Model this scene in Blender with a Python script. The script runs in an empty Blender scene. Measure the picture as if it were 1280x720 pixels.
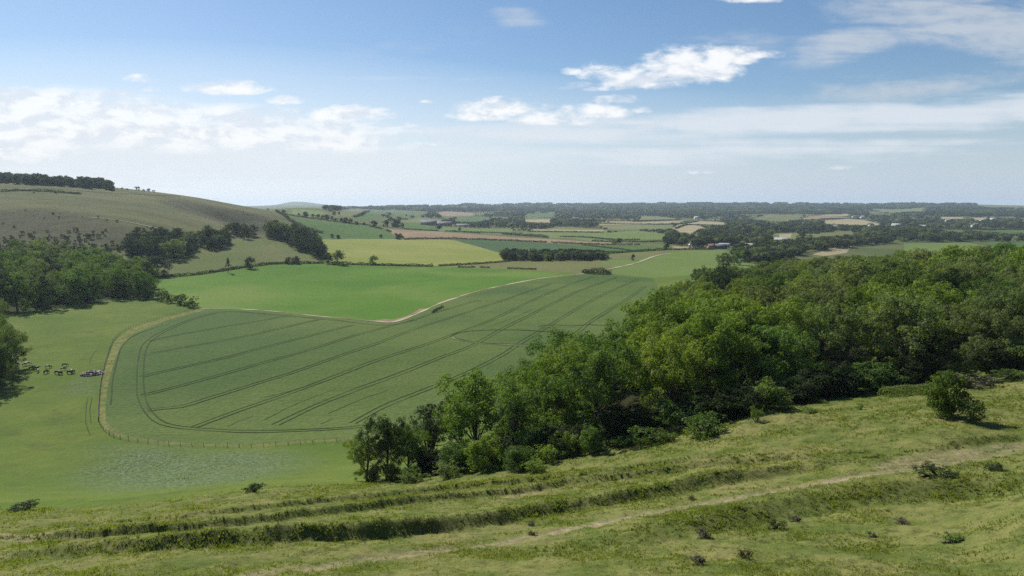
import bpy, bmesh, math, random
import numpy as np
from mathutils import Vector, Matrix
from mathutils.geometry import delaunay_2d_cdt

random.seed(7)
RNG = np.random.default_rng(11)
SC = bpy.context.scene
COL = SC.collection
R = math.radians

# ------------------------------------------------------------------ camera
F = 854.0                      # focal length in photo pixels (1280 wide)
PITCH = math.atan((360 - 255) / F)
CAMZ = 60.0
cam_d = bpy.data.cameras.new('camera')
cam = bpy.data.objects.new('camera', cam_d)
COL.objects.link(cam)
cam.location = (0, 0, CAMZ)
cam.rotation_euler = (math.pi / 2 - PITCH, 0, 0)
cam_d.sensor_width = 36
cam_d.lens = F / 1280 * 36
cam_d.clip_start = 0.5
cam_d.clip_end = 60000
SC.camera = cam


def dep(v):
    """drop per metre of forward distance for photo row v"""
    return math.tan(math.atan((v - 360) / F) + PITCH)


def xof(u, v, y):
    """sideways position of photo column u at row v, forward distance y"""
    a = math.atan((v - 360) / F)
    return (u - 640) / F * y * math.cos(a) / math.cos(a + PITCH)


# ------------------------------------------------------------------ terrain control points
CP = []


def pv(u, v, y):               # a ground point the photo shows at (u, v), y metres ahead
    CP.append((xof(u, v, y), y, CAMZ - dep(v) * y))


def ph(u, y, h):               # a point hidden from view, h metres below the camera
    CP.append(((u - 640) / F * y, y, CAMZ - h))


for a in [(0, 719, 31), (320, 719, 29), (640, 719, 27), (960, 719, 24), (1280, 719, 22),
          (0, 680, 42), (0, 640, 60), (320, 650, 48), (320, 612, 66), (640, 660, 43), (640, 610, 62), (640, 588, 72),
          (960, 600, 50), (960, 520, 72), (1280, 600, 42), (1280, 540, 55), (1280, 500, 70), (1280, 466, 88),
          (1185, 520, 60), (1120, 492, 85), (1000, 507, 80), (830, 545, 75), (740, 570, 74),
          (470, 603, 82), (420, 590, 108), (300, 590, 110), (150, 600, 112), (0, 600, 112),
          (300, 557, 140), (150, 552, 140), (440, 547, 146), (0, 540, 145), (-200, 540, 140), (-200, 600, 108), (-250, 660, 48),
          (75, 462, 203), (25, 472, 195), (-150, 460, 200), (250, 450, 215), (450, 450, 215), (600, 440, 228), (640, 421, 250),
          (190, 373, 362), (320, 387, 330), (490, 402, 300), (640, 380, 345), (745, 342, 500), (815, 347, 480), (900, 335, 540),
          (400, 360, 420), (560, 355, 430), (200, 341, 485), (320, 333, 520), (405, 328, 560), (540, 331, 575), (640, 325, 640), (730, 324, 640),
          (300, 318, 560), (250, 301, 620), (350, 300, 690), (100, 316, 520), (0, 301, 560), (-150, 295, 560), (-150, 340, 400), (0, 350, 400),
          (0, 270, 640), (0, 243, 760), (0, 228.5, 900), (150, 270, 660), (150, 236.5, 950), (-150, 220, 900), (200, 280, 660), (250, 247.5, 1050),
          (300, 276, 850), (345, 264, 1150), (300, 257, 1150), (380, 285, 850), (405, 297, 800), (500, 298, 860), (640, 302, 930),
          (460, 281, 1100), (360, 269, 1150), (380, 260, 1800), (480, 284, 1150),
          (760, 314, 800), (800, 306, 960), (930, 313, 820), (900, 300, 1100),
          (640, 292, 1350), (900, 290, 1450), (1150, 290, 1500), (1400, 292, 1500),
          (520, 275, 1900), (700, 279, 2000), (900, 278, 2300), (1200, 276, 2400), (1400, 276, 2400),
          (520, 267, 3000), (700, 268, 3300), (1000, 267, 3500), (1250, 265, 3500),
          (420, 259, 4500), (560, 259, 5000), (800, 259, 5200), (1100, 259, 5200), (1300, 259, 5000),
          (480, 258, 6800), (640, 256, 7000), (850, 255, 7000), (1100, 256, 7000), (1280, 257, 6800), (1400, 257, 6800),
          (340, 258, 9500), (420, 258, 9800), (365, 251.3, 9600), (560, 257.3, 6900), (740, 254.3, 7200), (905, 253.2, 7200), (1000, 256.2, 7000), (1190, 254.8, 7000), (690, 256.6, 7000)]:
    pv(*a)
for a in [(700, 110, 36), (640, 118, 42), (560, 100, 39), (760, 110, 30), (700, 140, 43), (760, 170, 46), (640, 160, 50), (700, 200, 50), (760, 220, 50), (790, 260, 49.5),
          (850, 150, 36), (850, 200, 45), (850, 260, 47), (850, 330, 45.5), (820, 420, 50),
          (1000, 130, 28), (1000, 200, 32), (1000, 300, 39.5), (1000, 400, 44), (930, 300, 40.5), (920, 400, 45),
          (1150, 130, 24.5), (1150, 200, 27), (1150, 300, 33.5), (1150, 420, 43), (1280, 140, 23), (1280, 200, 25), (1280, 300, 31.5), (1280, 420, 40),
          (1500, 90, 18), (1500, 200, 22), (1500, 300, 26), (1500, 60, 15), (1500, 30, 11),
          (1100, 600, 58), (1280, 600, 56), (1500, 600, 50),
          (640, 9, 8.5), (0, 9, 9.5), (1280, 9, 7), (640, 16, 11.2), (-300, 200, 46), (-300, 500, 30), (-300, 900, -35),
          (-100, 1300, -26), (150, 1400, -16), (300, 1500, 25), (0, 2200, 10), (200, 2500, 40),
          (640, 9000, 8), (1000, 9000, 8), (200, 9000, 20), (-300, 5000, 20), (1600, 5000, 5), (640, 12000, 40), (0, 12000, 40), (1300, 12000, 40)]:
    ph(*a)
CP = np.array(CP)
TMAX = R(60)


def _par(x, y):
    r = np.hypot(x, y)
    t = np.arctan2(x, y)
    t = np.clip(t, -TMAX, TMAX)
    return np.stack([t * 2.2, np.log(np.maximum(r, 7.0))], -1)


_cp = _par(CP[:, 0], CP[:, 1])


def _kern(d2):
    return d2 * np.log(d2 + 1e-12) * 0.5


_n = len(CP)
_d2 = ((_cp[:, None, :] - _cp[None, :, :]) ** 2).sum(-1)
_A = np.zeros((_n + 3, _n + 3))
_A[:_n, :_n] = _kern(_d2) + np.eye(_n) * 0.0015
_A[:_n, _n] = 1
_A[:_n, _n + 1:] = _cp
_A[_n:, :_n] = _A[:_n, _n:].T
_b = np.zeros(_n + 3)
# fit slope angle (height / distance) so that near and far points weigh alike
_cr = np.hypot(CP[:, 0], CP[:, 1])
_b[:_n] = (CP[:, 2] - CAMZ) / _cr
_W = np.linalg.solve(_A, _b)


def smooth(a, b, x):
    t = np.clip((x - a) / (b - a), 0, 1)
    return t * t * (3 - 2 * t)


def vnoise(x, y, seed=0):
    """smooth value noise in about -1..1"""
    xi = np.floor(x).astype(np.int64); yi = np.floor(y).astype(np.int64)
    fx = x - xi; fy = y - yi
    fx = fx * fx * (3 - 2 * fx); fy = fy * fy * (3 - 2 * fy)

    def h(a, b):
        n = (a * 374761393 + b * 668265263 + seed * 1442695041) & 0xffffffff
        n = ((n ^ (n >> 13)) * 1274126177) & 0xffffffff
        return ((n ^ (n >> 16)) & 0xffff) / 32767.5 - 1
    return (h(xi, yi) * (1 - fx) + h(xi + 1, yi) * fx) * (1 - fy) + (h(xi, yi + 1) * (1 - fx) + h(xi + 1, yi + 1) * fx) * fy


def fbm(x, y, seed=0, o=4):
    s = 0; a = 0.5
    for k in range(o):
        s = s + a * vnoise(x * 2 ** k, y * 2 ** k, seed + k * 17); a *= 0.5
    return s


SPUR = None


def ground0(x, y):
    """the ground without its small banks"""
    x = np.asarray(x, float); y = np.asarray(y, float)
    shp = x.shape
    x = x.ravel(); y = y.ravel()
    out = np.empty(len(x))
    for i in range(0, len(x), 20000):
        p = _par(x[i:i + 20000], y[i:i + 20000])
        d2 = ((p[:, None, :] - _cp[None, :, :]) ** 2).sum(-1)
        s = _kern(d2) @ _W[:_n] + _W[_n] + p @ _W[_n + 1:]
        out[i:i + 20000] = CAMZ + s * np.maximum(np.hypot(x[i:i + 20000], y[i:i + 20000]), 7.0)
    if SPUR is not None:
        m = (y > 450) & (x < -150) & (y < 1300)
        if m.any():
            s, p, T = seg_dist(x[m], y[m], SPUR)
            out[m] -= 27 * smooth(0, 62, s) * np.where(s > 60, np.exp(-(np.abs(s - 60) / 90)), 1.0) * smooth(0, 120, p) * smooth(0, 60, T - p)
    return out.reshape(shp)


def rays(uv):
    """unit-forward ray slopes for photo pixels: x per y, z per y"""
    uv = np.asarray(uv, float)
    a = np.arctan((uv[:, 1] - 360) / F)
    dz = -np.tan(a + PITCH)
    dx = (uv[:, 0] - 640) / F * np.cos(a) / np.cos(a + PITCH)
    return dx, dz


YS = np.exp(np.linspace(math.log(12), math.log(12000), 420))


def ground_at(uv, gf=None):
    """where the lines of sight through photo pixels meet the ground"""
    gf = gf or ground0
    dx, dz = rays(uv)
    n = len(dx)
    X = dx[:, None] * YS[None]; Y = np.repeat(YS[None], n, 0); Z = CAMZ + dz[:, None] * YS[None]
    below = Z < gf(X, Y)
    k = np.where(below.any(1), below.argmax(1), len(YS) - 1)
    lo = YS[np.maximum(k - 1, 0)]; hi = YS[k]
    for _ in range(22):
        m = (lo + hi) / 2
        b = CAMZ + dz * m < gf(dx * m, m)
        hi = np.where(b, m, hi); lo = np.where(b, lo, m)
    y = (lo + hi) / 2
    return np.stack([dx * y, y, gf(dx * y, y)], -1)


def spline(P, step):
    """Catmull-Rom through points, resampled about every step"""
    P = np.asarray(P, float)
    if len(P) < 3:
        n = max(2, int(np.linalg.norm(P[-1] - P[0]) / step) + 1)
        return P[0] + (P[-1] - P[0]) * np.linspace(0, 1, n)[:, None]
    Q = np.vstack([2 * P[0] - P[1], P, 2 * P[-1] - P[-2]])
    out = []
    for i in range(1, len(Q) - 2):
        n = max(1, int(np.linalg.norm(Q[i + 1] - Q[i]) / step))
        t = (np.arange(n) / n)[:, None]
        p0, p1, p2, p3 = Q[i - 1], Q[i], Q[i + 1], Q[i + 2]
        out.append(0.5 * (2 * p1 + (p2 - p0) * t + (2 * p0 - 5 * p1 + 4 * p2 - p3) * t ** 2 + (3 * p1 - p0 - 3 * p2 + p3) * t ** 3))
    out.append(P[-1:])
    return np.vstack(out)


def seg_dist(x, y, L):
    """distance to polyline L, signed: positive on its left side; and position along it"""
    x = np.asarray(x); y = np.asarray(y)
    best = np.full(x.shape, 1e9); sgn = np.zeros(x.shape); par = np.zeros(x.shape)
    acc = 0
    for a, b in zip(L[:-1], L[1:]):
        d = b - a; l = math.hypot(*d[:2]) + 1e-9
        t = np.clip(((x - a[0]) * d[0] + (y - a[1]) * d[1]) / l ** 2, 0, 1)
        ex = x - a[0] - t * d[0]; ey = y - a[1] - t * d[1]
        q = np.hypot(ex, ey)
        m = q < best
        best = np.where(m, q, best)
        sgn = np.where(m, np.sign(d[0] * (y - a[1]) - d[1] * (x - a[0])), sgn)
        par = np.where(m, acc + t * l, par)
        acc += l
    return best * sgn, par, acc


# ------------------------------------------------------------------ banks (lynchets) and worn paths on the near slope
BANKS_PX = [  # polyline at the foot of the bank, height, width of face, how far the top runs on
    ([(-80, 703), (0, 699), (160, 690), (320, 680), (495, 670), (570, 662), (640, 653), (702, 641), (770, 631), (830, 621), (890, 610), (960, 599), (1052, 584), (1110, 576)], 0.84, 1.3, 4.5),
    ([(-80, 674), (0, 673), (125, 673), (225, 667), (320, 656), (445, 639), (520, 628), (640, 619), (702, 608), (765, 603), (865, 589), (960, 582), (1047, 572), (1090, 567)], 0.52, 0.65, 3.0),
    ([(60, 662), (115, 657), (212, 651), (320, 641), (432, 627), (495, 621), (570, 613), (640, 606), (740, 600), (790, 592), (852, 585), (960, 577), (1010, 572)], 0.42, 0.5, 2.6),
    ([(1080, 577), (1100, 575), (1172, 565), (1280, 548), (1400, 530)], 0.5, 0.7, 3.0),
    ([(640, 700), (780, 685), (880, 668), (985, 650), (1080, 632), (1150, 626), (1230, 617), (1290, 612), (1420, 590)], 0.8, 2.6, 5.0),
]
PATHS_PX = [
    ([(250, 728), (320, 718), (382, 711), (495, 693), (570, 685), (640, 676), (715, 663), (790, 648), (865, 637), (960, 621), (1035, 608), (1110, 593), (1185, 580), (1280, 560), (1400, 540)], 0.9),
    ([(-60, 676), (0, 674), (125, 674), (225, 669), (320, 659), (445, 641), (520, 630), (640, 621), (702, 611)], 0.45),
    ([(-80, 664), (0, 668), (60, 672)], 0.7),
    ([(1110, 588), (1185, 570), (1280, 556), (1400, 536)], 1.3),
]
BANKS = [(spline(ground_at(p)[:, :2], 3.5), a, w, l) for p, a, w, l in BANKS_PX]
PATHS = [(spline(ground_at(p)[:, :2], 3.5), w) for p, w in PATHS_PX]


def near_detail(x, y):
    """height added by the banks and rough turf of the near slope, and masks: bank face, worn path"""
    x = np.asarray(x, float); y = np.asarray(y, float)
    dz = np.zeros(x.shape); face = np.zeros(x.shape); path = np.zeros(x.shape)
    wob = fbm(x * 0.35, y * 0.35, 3) * 0.9
    for i, (L, A, w, l) in enumerate(BANKS):
        s, p, T = seg_dist(x, y, L)
        s = s + wob * (0.22 + 0.20 * w)
        end = smooth(0, 14, p) * smooth(0, 14, T - p)
        end = end * (0.92 + 0.30 * fbm(p * 0.09, p * 0 + i * 9.1, 5))
        up = smooth(0, w, s) * np.where(s > w, np.exp(-((s - w) / l)), 1.0)
        foot = -0.16 * np.exp(-((s + 0.35) / 0.5) ** 2)
        dz += A * end * up + A * end * foot
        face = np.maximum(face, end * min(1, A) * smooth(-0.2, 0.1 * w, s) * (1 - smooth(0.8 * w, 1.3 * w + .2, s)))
    for L, w in PATHS:
        s, p, T = seg_dist(x, y, L)
        s = np.abs(s + fbm(x * 0.8, y * 0.8, 8) * 0.5)
        m = (1 - smooth(w * 0.45, w * 1.25, s)) * (0.55 + 0.9 * np.clip(fbm(x * 0.22, y * 0.22, 12) + 0.25, 0, 1))
        path = np.maximum(path, m)
        dz -= 0.10 * (1 - smooth(w * 0.3, w * 1.2, s))
    r = np.hypot(x, y)
    fade = 1 - smooth(85, 125, r)
    lump = fbm(x * 0.5, y * 0.5, 21) * 0.20 + fbm(x * 1.5, y * 1.5, 22, 3) * 0.17
    dz = dz + lump * fade * (1 - 0.6 * np.clip(path, 0, 1))
    return dz, face, np.clip(path, 0, 1)


def ground(x, y):
    x = np.asarray(x, float); y = np.asarray(y, float)
    z = ground0(x, y)
    m = np.hypot(x, y) < 150
    if m.ndim == 0:
        return z + (near_detail(x[None], y[None])[0][0] if m else 0)
    if m.any():
        z = z.copy()
        z[m] += near_detail(x[m], y[m])[0]
    return z


SPUR = spline(ground_at([(180, 247), (205, 252), (240, 262), (275, 275), (300, 284), (320, 290)])[:, :2], 25)   # the spur beside the coombe


def gpt(u, v):
    return ground_at([(u, v)], ground0)[0]


def inside(x, y, P):
    P = np.asarray(P)
    c = np.zeros(np.shape(x), bool)
    x1, y1 = P[:, 0], P[:, 1]
    x2, y2 = np.roll(x1, -1), np.roll(y1, -1)
    for a, b, e, f in zip(x1, y1, x2, y2):
        if b == f:
            continue
        t = ((b > y) != (f > y)) & (x < (e - a) * (y - b) / (f - b) + a)
        c ^= t
    return c


# ------------------------------------------------------------------ object helpers
def tag(o, label=None, cat=None, group=None, kind=None):
    if label: o['label'] = label
    if cat: o['category'] = cat
    if group: o['group'] = group
    if kind: o['kind'] = kind
    return o


def empty(name, loc, rz=0.0, s=1.0):
    o = bpy.data.objects.new(name, None)
    o.empty_display_size = 0.5
    o.location = loc
    o.rotation_euler = (0, 0, rz)
    o.scale = (s, s, s) if np.isscalar(s) else s
    COL.objects.link(o)
    return o


def link(name, me, parent=None, loc=None, rz=0.0, s=1.0):
    o = bpy.data.objects.new(name, me)
    if loc is not None: o.location = loc
    o.rotation_euler = (0, 0, rz)
    o.scale = (s, s, s) if np.isscalar(s) else s
    if parent is not None: o.parent = parent
    COL.objects.link(o)
    return o


def mesh_np(name, V, faces, mats=(), midx=None, attrs=None, smooth_sh=False):
    """mesh from numpy: faces is an (n,3)/(n,4) array or a list of such arrays"""
    if isinstance(faces, np.ndarray): faces = [faces]
    faces = [f for f in faces if len(f)]
    me = bpy.data.meshes.new(name)
    V = np.asarray(V, np.float32)
    me.vertices.add(len(V))
    me.vertices.foreach_set('co', V.ravel())
    nl = sum(f.size for f in faces); nf = sum(len(f) for f in faces)
    me.loops.add(nl)
    me.loops.foreach_set('vertex_index', np.concatenate([f.ravel() for f in faces]).astype(np.int32))
    me.polygons.add(nf)
    tot = np.concatenate([np.full(len(f), f.shape[1], np.int32) for f in faces])
    st = np.concatenate([[0], np.cumsum(tot)[:-1]]).astype(np.int32)
    me.polygons.foreach_set('loop_start', st)
    me.polygons.foreach_set('loop_total', tot)
    for m in mats: me.materials.append(m)
    if midx is not None: me.polygons.foreach_set('material_index', np.asarray(midx, np.int32))
    if smooth_sh: me.polygons.foreach_set('use_smooth', np.ones(nf, bool))
    me.update(calc_edges=True)
    for k, a in (attrs or {}).items():
        at = me.attributes.new(k, 'FLOAT', 'POINT')
        at.data.foreach_set('value', np.asarray(a, np.float32))
    return me


class MB:
    """collects simple solids into one mesh"""
    def __init__(s): s.V = []; s.Q = []; s.T = []; s.qm = []; s.tm = []; s.n = 0

    def add(s, V, Q=(), T=(), m=0):
        V = np.asarray(V, float); s.V.append(V)
        if len(Q): s.Q.append(np.asarray(Q) + s.n); s.qm += [m] * len(Q)
        if len(T): s.T.append(np.asarray(T) + s.n); s.tm += [m] * len(T)
        s.n += len(V)

    def tube(s, P, rad, sides=6, m=0, cap=True):
        P = np.asarray(P, float); k = len(P)
        rad = np.broadcast_to(np.asarray(rad, float), (k,))
        V = []
        for i in range(k):
            d = P[min(i + 1, k - 1)] - P[max(i - 1, 0)]
            d = d / (np.linalg.norm(d) + 1e-9)
            a = np.cross(d, [0, 0, 1.0] if abs(d[2]) < .9 else [1.0, 0, 0]); a /= np.linalg.norm(a)
            b = np.cross(d, a)
            for j in range(sides):
                t = 2 * math.pi * j / sides
                V.append(P[i] + rad[i] * (math.cos(t) * a + math.sin(t) * b))
        Q = [(i * sides + j, i * sides + (j + 1) % sides, (i + 1) * sides + (j + 1) % sides, (i + 1) * sides + j) for i in range(k - 1) for j in range(sides)]
        T = []
        if cap:
            V.append(P[-1]); e = len(V) - 1
            T = [((k - 1) * sides + j, (k - 1) * sides + (j + 1) % sides, e) for j in range(sides)]
        s.add(V, Q, T, m)

    def box(s, c, h, rz=0.0, m=0, taper=1.0):
        c = np.asarray(c, float); V = []
        for z in (-1, 1):
            t = taper if z > 0 else 1
            for x, y in ((-1, -1), (1, -1), (1, 1), (-1, 1)):
                V.append((x * h[0] * t, y * h[1] * t, z * h[2]))
        V = np.array(V); co, si = math.cos(rz), math.sin(rz)
        V = np.stack([V[:, 0] * co - V[:, 1] * si, V[:, 0] * si + V[:, 1] * co, V[:, 2]], -1) + c
        s.add(V, [(0, 3, 2, 1), (4, 5, 6, 7), (0, 1, 5, 4), (1, 2, 6, 5), (2, 3, 7, 6), (3, 0, 4, 7)], (), m)

    def mesh(s, name, mats, smooth_sh=False):
        f = []
        mi = []
        if s.Q: f.append(np.vstack(s.Q)); mi += s.qm
        if s.T: f.append(np.vstack(s.T)); mi += s.tm
        return mesh_np(name, np.vstack(s.V), f, mats, mi, None, smooth_sh)
# ------------------------------------------------------------------ materials
class NT:
    """small helper for node trees"""
    def __init__(s, tree): s.t = tree; s.n = tree.nodes; s.l = tree.links

    def node(s, typ, ins=None, **props):
        n = s.n.new(typ)
        for k, v in props.items(): setattr(n, k, v)
        for k, v in (ins or {}).items():
            if isinstance(v, bpy.types.NodeSocket): s.l.new(v, n.inputs[k])
            else: n.inputs[k].default_value = v
        return n

    def math(s, op, a, b=0.0, c=None, clamp=False):
        i = {0: a, 1: b}
        if c is not None: i[2] = c
        return s.node('ShaderNodeMath', i, operation=op, use_clamp=clamp).outputs[0]

    def add(s, a, b): return s.math('ADD', a, b)
    def mul(s, a, b): return s.math('MULTIPLY', a, b)
    def sub(s, a, b): return s.math('SUBTRACT', a, b)

    def sstep(s, x, a, b, lo=0.0, hi=1.0):
        return s.node('ShaderNodeMapRange', {0: x, 1: a, 2: b, 3: lo, 4: hi}, interpolation_type='SMOOTHSTEP').outputs[0]

    def mix(s, f, a, b):
        n = s.node('ShaderNodeMix', data_type='RGBA')
        for i, v in ((0, f), (6, a), (7, b)):
            if isinstance(v, bpy.types.NodeSocket): s.l.new(v, n.inputs[i])
            else: n.inputs[i].default_value = v if i == 0 else (*v[:3], 1)
        return n.outputs[2]

    def noise(s, vec, scale, detail=4.0, rough=0.55, dist=0.0, dim='3D'):
        return s.node('ShaderNodeTexNoise', {'Vector': vec, 'Scale': scale, 'Detail': detail, 'Roughness': rough, 'Distortion': dist}, noise_dimensions=dim).outputs[0]

    def attr(s, name): return s.node('ShaderNodeAttribute', attribute_name=name).outputs['Fac']

    def mapped(s, vec, rz=0.0, scale=(1, 1, 1)):
        return s.node('ShaderNodeMapping', {'Vector': vec, 'Rotation': (0, 0, rz), 'Scale': scale}).outputs[0]


def new_mat(name):
    m = bpy.data.materials.new(name); m.use_nodes = True
    t = NT(m.node_tree); t.n.clear()
    return m, t, t.node('ShaderNodeOutputMaterial')


def leaf_mat(name, c1, c2, trans=(0.5, 0.60, 0.14), tfac=0.36, var=0.45):
    """two leaf colours picked by clump, per-leaf and per-plant variation, light passing through"""
    m, t, out = new_mat(name)
    tint = t.attr('tint'); clump = t.attr('clump')
    rnd = t.node('ShaderNodeObjectInfo').outputs['Random']
    f = t.math('ADD', t.mul(clump, 0.55), t.mul(rnd, 0.45))
    col = t.mix(f, c1, c2)
    k = t.add(1.0 - var * 0.5, t.mul(tint, var))
    k = t.mul(k, t.add(0.82, t.mul(t.math('FRACT', t.mul(rnd, 7.31)), 0.36)))
    hsv = t.node('ShaderNodeHueSaturation', {'Hue': t.add(0.485, t.mul(t.math('FRACT', t.mul(rnd, 13.7)), 0.03)), 'Saturation': 1.0, 'Value': k, 'Color': col}).outputs[0]
    d = t.node('ShaderNodeBsdfPrincipled', {'Base Color': hsv, 'Roughness': 0.7, 'Specular IOR Level': 0.08})
    tc = t.node('ShaderNodeMix', data_type='RGBA', blend_type='MULTIPLY')
    tc.inputs[0].default_value = 1.0
    t.l.new(hsv, tc.inputs[6]); tc.inputs[7].default_value = (*[x * 2.4 for x in trans], 1)
    tr = t.node('ShaderNodeBsdfTranslucent', {'Color': tc.outputs[2]})
    mx = t.node('ShaderNodeMixShader', {0: tfac, 1: d.outputs[0], 2: tr.outputs[0]})
    t.l.new(mx.outputs[0], out.inputs[0])
    return m


def plain_mat(name, c1, c2=None, scale=2.0, rough=0.85, bump=0.0, spec=0.3):
    m, t, out = new_mat(name)
    pos = t.node('ShaderNodeTexCoord').outputs['Object']
    n = t.noise(pos, scale, 5)
    col = t.mix(t.sstep(n, 0.3, 0.7), c1, c2 or [x * 0.7 for x in c1])
    b = t.node('ShaderNodeBsdfPrincipled', {'Base Color': col, 'Roughness': rough, 'Specular IOR Level': spec})
    if bump:
        bp = t.node('ShaderNodeBump', {'Strength': bump, 'Distance': 0.1, 'Height': n})
        t.l.new(bp.outputs[0], b.inputs['Normal'])
    t.l.new(b.outputs[0], out.inputs[0])
    return m


def field_mat(name, c1, c2, blotch=0.02, streak_deg=0.0, streak=0.25, fine=0.6, fine_amt=0.25, c3=None, bump=0.25):
    """crop or pasture: broad blotches, drill-row streaks along one bearing and a fine grain"""
    m, t, out = new_mat(name)
    pos = t.node('ShaderNodeNewGeometry').outputs['Position']
    a = t.noise(pos, blotch, 5, 0.6, 0.4)
    st = t.noise(t.mapped(pos, R(streak_deg), (0.010, 0.22, 0.0)), 1.0, 4, 0.6)
    fn = t.noise(pos, fine, 4, 0.65)
    f = t.add(t.sstep(a, 0.3, 0.7, 0.0, 1.0 - streak * 0.5), t.mul(t.sub(st, 0.5), streak * 2))
    col = t.mix(t.math('MAXIMUM', t.math('MINIMUM', f, 1.0), 0.0), c1, c2)
    if c3 is not None:
        b2 = t.noise(pos, blotch * 0.6, 3, 0.5)
        col = t.mix(t.sstep(b2, 0.48, 0.62), col, c3)
    k = t.add(1.0 - fine_amt, t.mul(fn, fine_amt * 2))
    col = t.node('ShaderNodeHueSaturation', {'Value': k, 'Color': col}).outputs[0]
    bp = t.node('ShaderNodeBump', {'Strength': bump, 'Distance': 0.5, 'Height': t.add(fn, t.mul(st, 0.6))})
    b = t.node('ShaderNodeBsdfPrincipled', {'Base Color': col, 'Roughness': 0.95, 'Specular IOR Level': 0.04, 'Normal': bp.outputs[0]})
    t.l.new(b.outputs[0], out.inputs[0])
    return m


def ground_mat():
    """one turf for the whole ground sheet; masks stored on the mesh tell rough slope, wood floor, bank face, worn path, thistle patch, hill scrub and plain apart"""
    m, t, out = new_mat('turf')
    pos = t.node('ShaderNodeNewGeometry').outputs['Position']
    big = t.noise(pos, 0.03, 5, 0.6, 0.5)
    mid = t.noise(pos, 0.33, 5, 0.6, 0.3)
    fine = t.noise(pos, 2.2, 5, 0.7)
    grit = t.noise(pos, 9.0, 4, 0.75)
    # valley pasture
    past = t.mix(t.sstep(big, 0.33, 0.68), (0.072, 0.120, 0.020), (0.115, 0.150, 0.030))
    past = t.mix(t.mul(t.sstep(t.noise(pos, 0.16, 6, 0.7, 0.6), 0.5, 0.68), 0.55), past, (0.070, 0.088, 0.026))
    past = t.mix(t.mul(t.sstep(mid, 0.56, 0.70), 0.5), past, (0.135, 0.155, 0.045))
    # rough slope turf: green, straw-dry and dark weedy patches
    rough = t.mix(t.sstep(mid, 0.35, 0.65), (0.088, 0.118, 0.027), (0.162, 0.166, 0.054))
    dry = t.sstep(t.noise(pos, 0.11, 5, 0.6, 0.6), 0.5, 0.66)
    rough = t.mix(t.mul(dry, 0.45), rough, (0.205, 0.180, 0.075))
    rough = t.mix(t.mul(t.sstep(t.noise(pos, 1.1, 6, 0.7), 0.50, 0.66), 0.75), rough, (0.045, 0.060, 0.018))
    col = t.mix(t.attr('rough'), past, rough)
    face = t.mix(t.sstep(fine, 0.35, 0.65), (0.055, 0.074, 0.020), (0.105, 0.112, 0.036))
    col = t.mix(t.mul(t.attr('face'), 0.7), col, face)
    worn = t.mix(t.sstep(fine, 0.3, 0.7), (0.16, 0.135, 0.075), (0.29, 0.245, 0.15))
    col = t.mix(t.mul(t.attr('path'), t.sstep(fine, 0.2, 0.55)), col, worn)
    th = t.mix(t.sstep(t.noise(pos, 1.7, 5, 0.75), 0.40, 0.62), (0.045, 0.080, 0.024), (0.155, 0.190, 0.105))
    col = t.mix(t.mul(t.attr('thistle'), t.sstep(mid, 0.2, 0.6, 0.35, 1.0)), col, th)
    hill = t.mix(t.sstep(t.noise(t.mapped(pos, R(25), (0.010, 0.03, 0.02)), 1.0, 5, 0.65), 0.35, 0.65), (0.072, 0.084, 0.030), (0.116, 0.118, 0.048))
    col = t.mix(t.attr('hill'), col, hill)
    scrub_shade = t.mix(t.sstep(t.noise(pos, 0.06, 5, 0.7), 0.35, 0.65), (0.040, 0.044, 0.020), (0.072, 0.070, 0.034))  # dark scrub colour, also used to paint the shade of the coombe slope
    col = t.mix(t.attr('scrub'), col, scrub_shade)
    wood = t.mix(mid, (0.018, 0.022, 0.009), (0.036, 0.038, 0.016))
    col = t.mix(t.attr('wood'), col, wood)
    plain = t.mix(t.sstep(t.noise(pos, 0.006, 3, 0.6), 0.4, 0.6), (0.075, 0.100, 0.030), (0.11, 0.12, 0.045))
    col = t.mix(t.attr('plain'), col, plain)
    col = t.node('ShaderNodeHueSaturation', {'Value': t.add(0.40, t.add(t.mul(fine, 0.62), t.mul(grit, 0.58))), 'Color': col}).outputs[0]
    bp = t.node('ShaderNodeBump', {'Strength': 0.65, 'Distance': 0.4, 'Height': t.add(t.add(t.mul(fine, 0.55), t.mul(grit, 0.15)), mid)})
    b = t.node('ShaderNodeBsdfPrincipled', {'Base Color': col, 'Roughness': 0.95, 'Specular IOR Level': 0.04, 'Normal': bp.outputs[0]})
    t.l.new(b.outputs[0], out.inputs[0])
    return m


M = {}
M['turf'] = ground_mat()
M['crop'] = field_mat('green_wheat', (0.074, 0.114, 0.029), (0.110, 0.146, 0.042), 0.02, 52, 0.55, 0.9, 0.42, (0.064, 0.105, 0.031), 0.8)
M['bright'] = field_mat('bright_pasture', (0.060, 0.136, 0.014), (0.090, 0.170, 0.022), 0.016, 20, 0.45, 0.7, 0.28, (0.115, 0.172, 0.034), 0.4)
M['yellow'] = field_mat('ripening_barley', (0.170, 0.200, 0.044), (0.260, 0.255, 0.080), 0.012, 80, 0.9, 0.3, 0.16)
M['slope'] = field_mat('hill_pasture', (0.085, 0.115, 0.030), (0.125, 0.130, 0.050), 0.02, 10, 0.3, 0.4, 0.2)
M['deep'] = field_mat('dark_crop', (0.050, 0.092, 0.034), (0.062, 0.104, 0.042), 0.01, 70, 0.3, 0.3, 0.12)
M['mid'] = field_mat('green_crop', (0.058, 0.112, 0.026), (0.078, 0.130, 0.034), 0.008, 70, 0.3, 0.2, 0.12)
M['pale'] = field_mat('pale_pasture', (0.120, 0.145, 0.050), (0.160, 0.170, 0.070), 0.008, 70, 0.3, 0.2, 0.12)
M['straw'] = field_mat('straw_field', (0.255, 0.215, 0.120), (0.320, 0.268, 0.160), 0.006, 80, 0.3, 0.2, 0.1)
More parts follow.
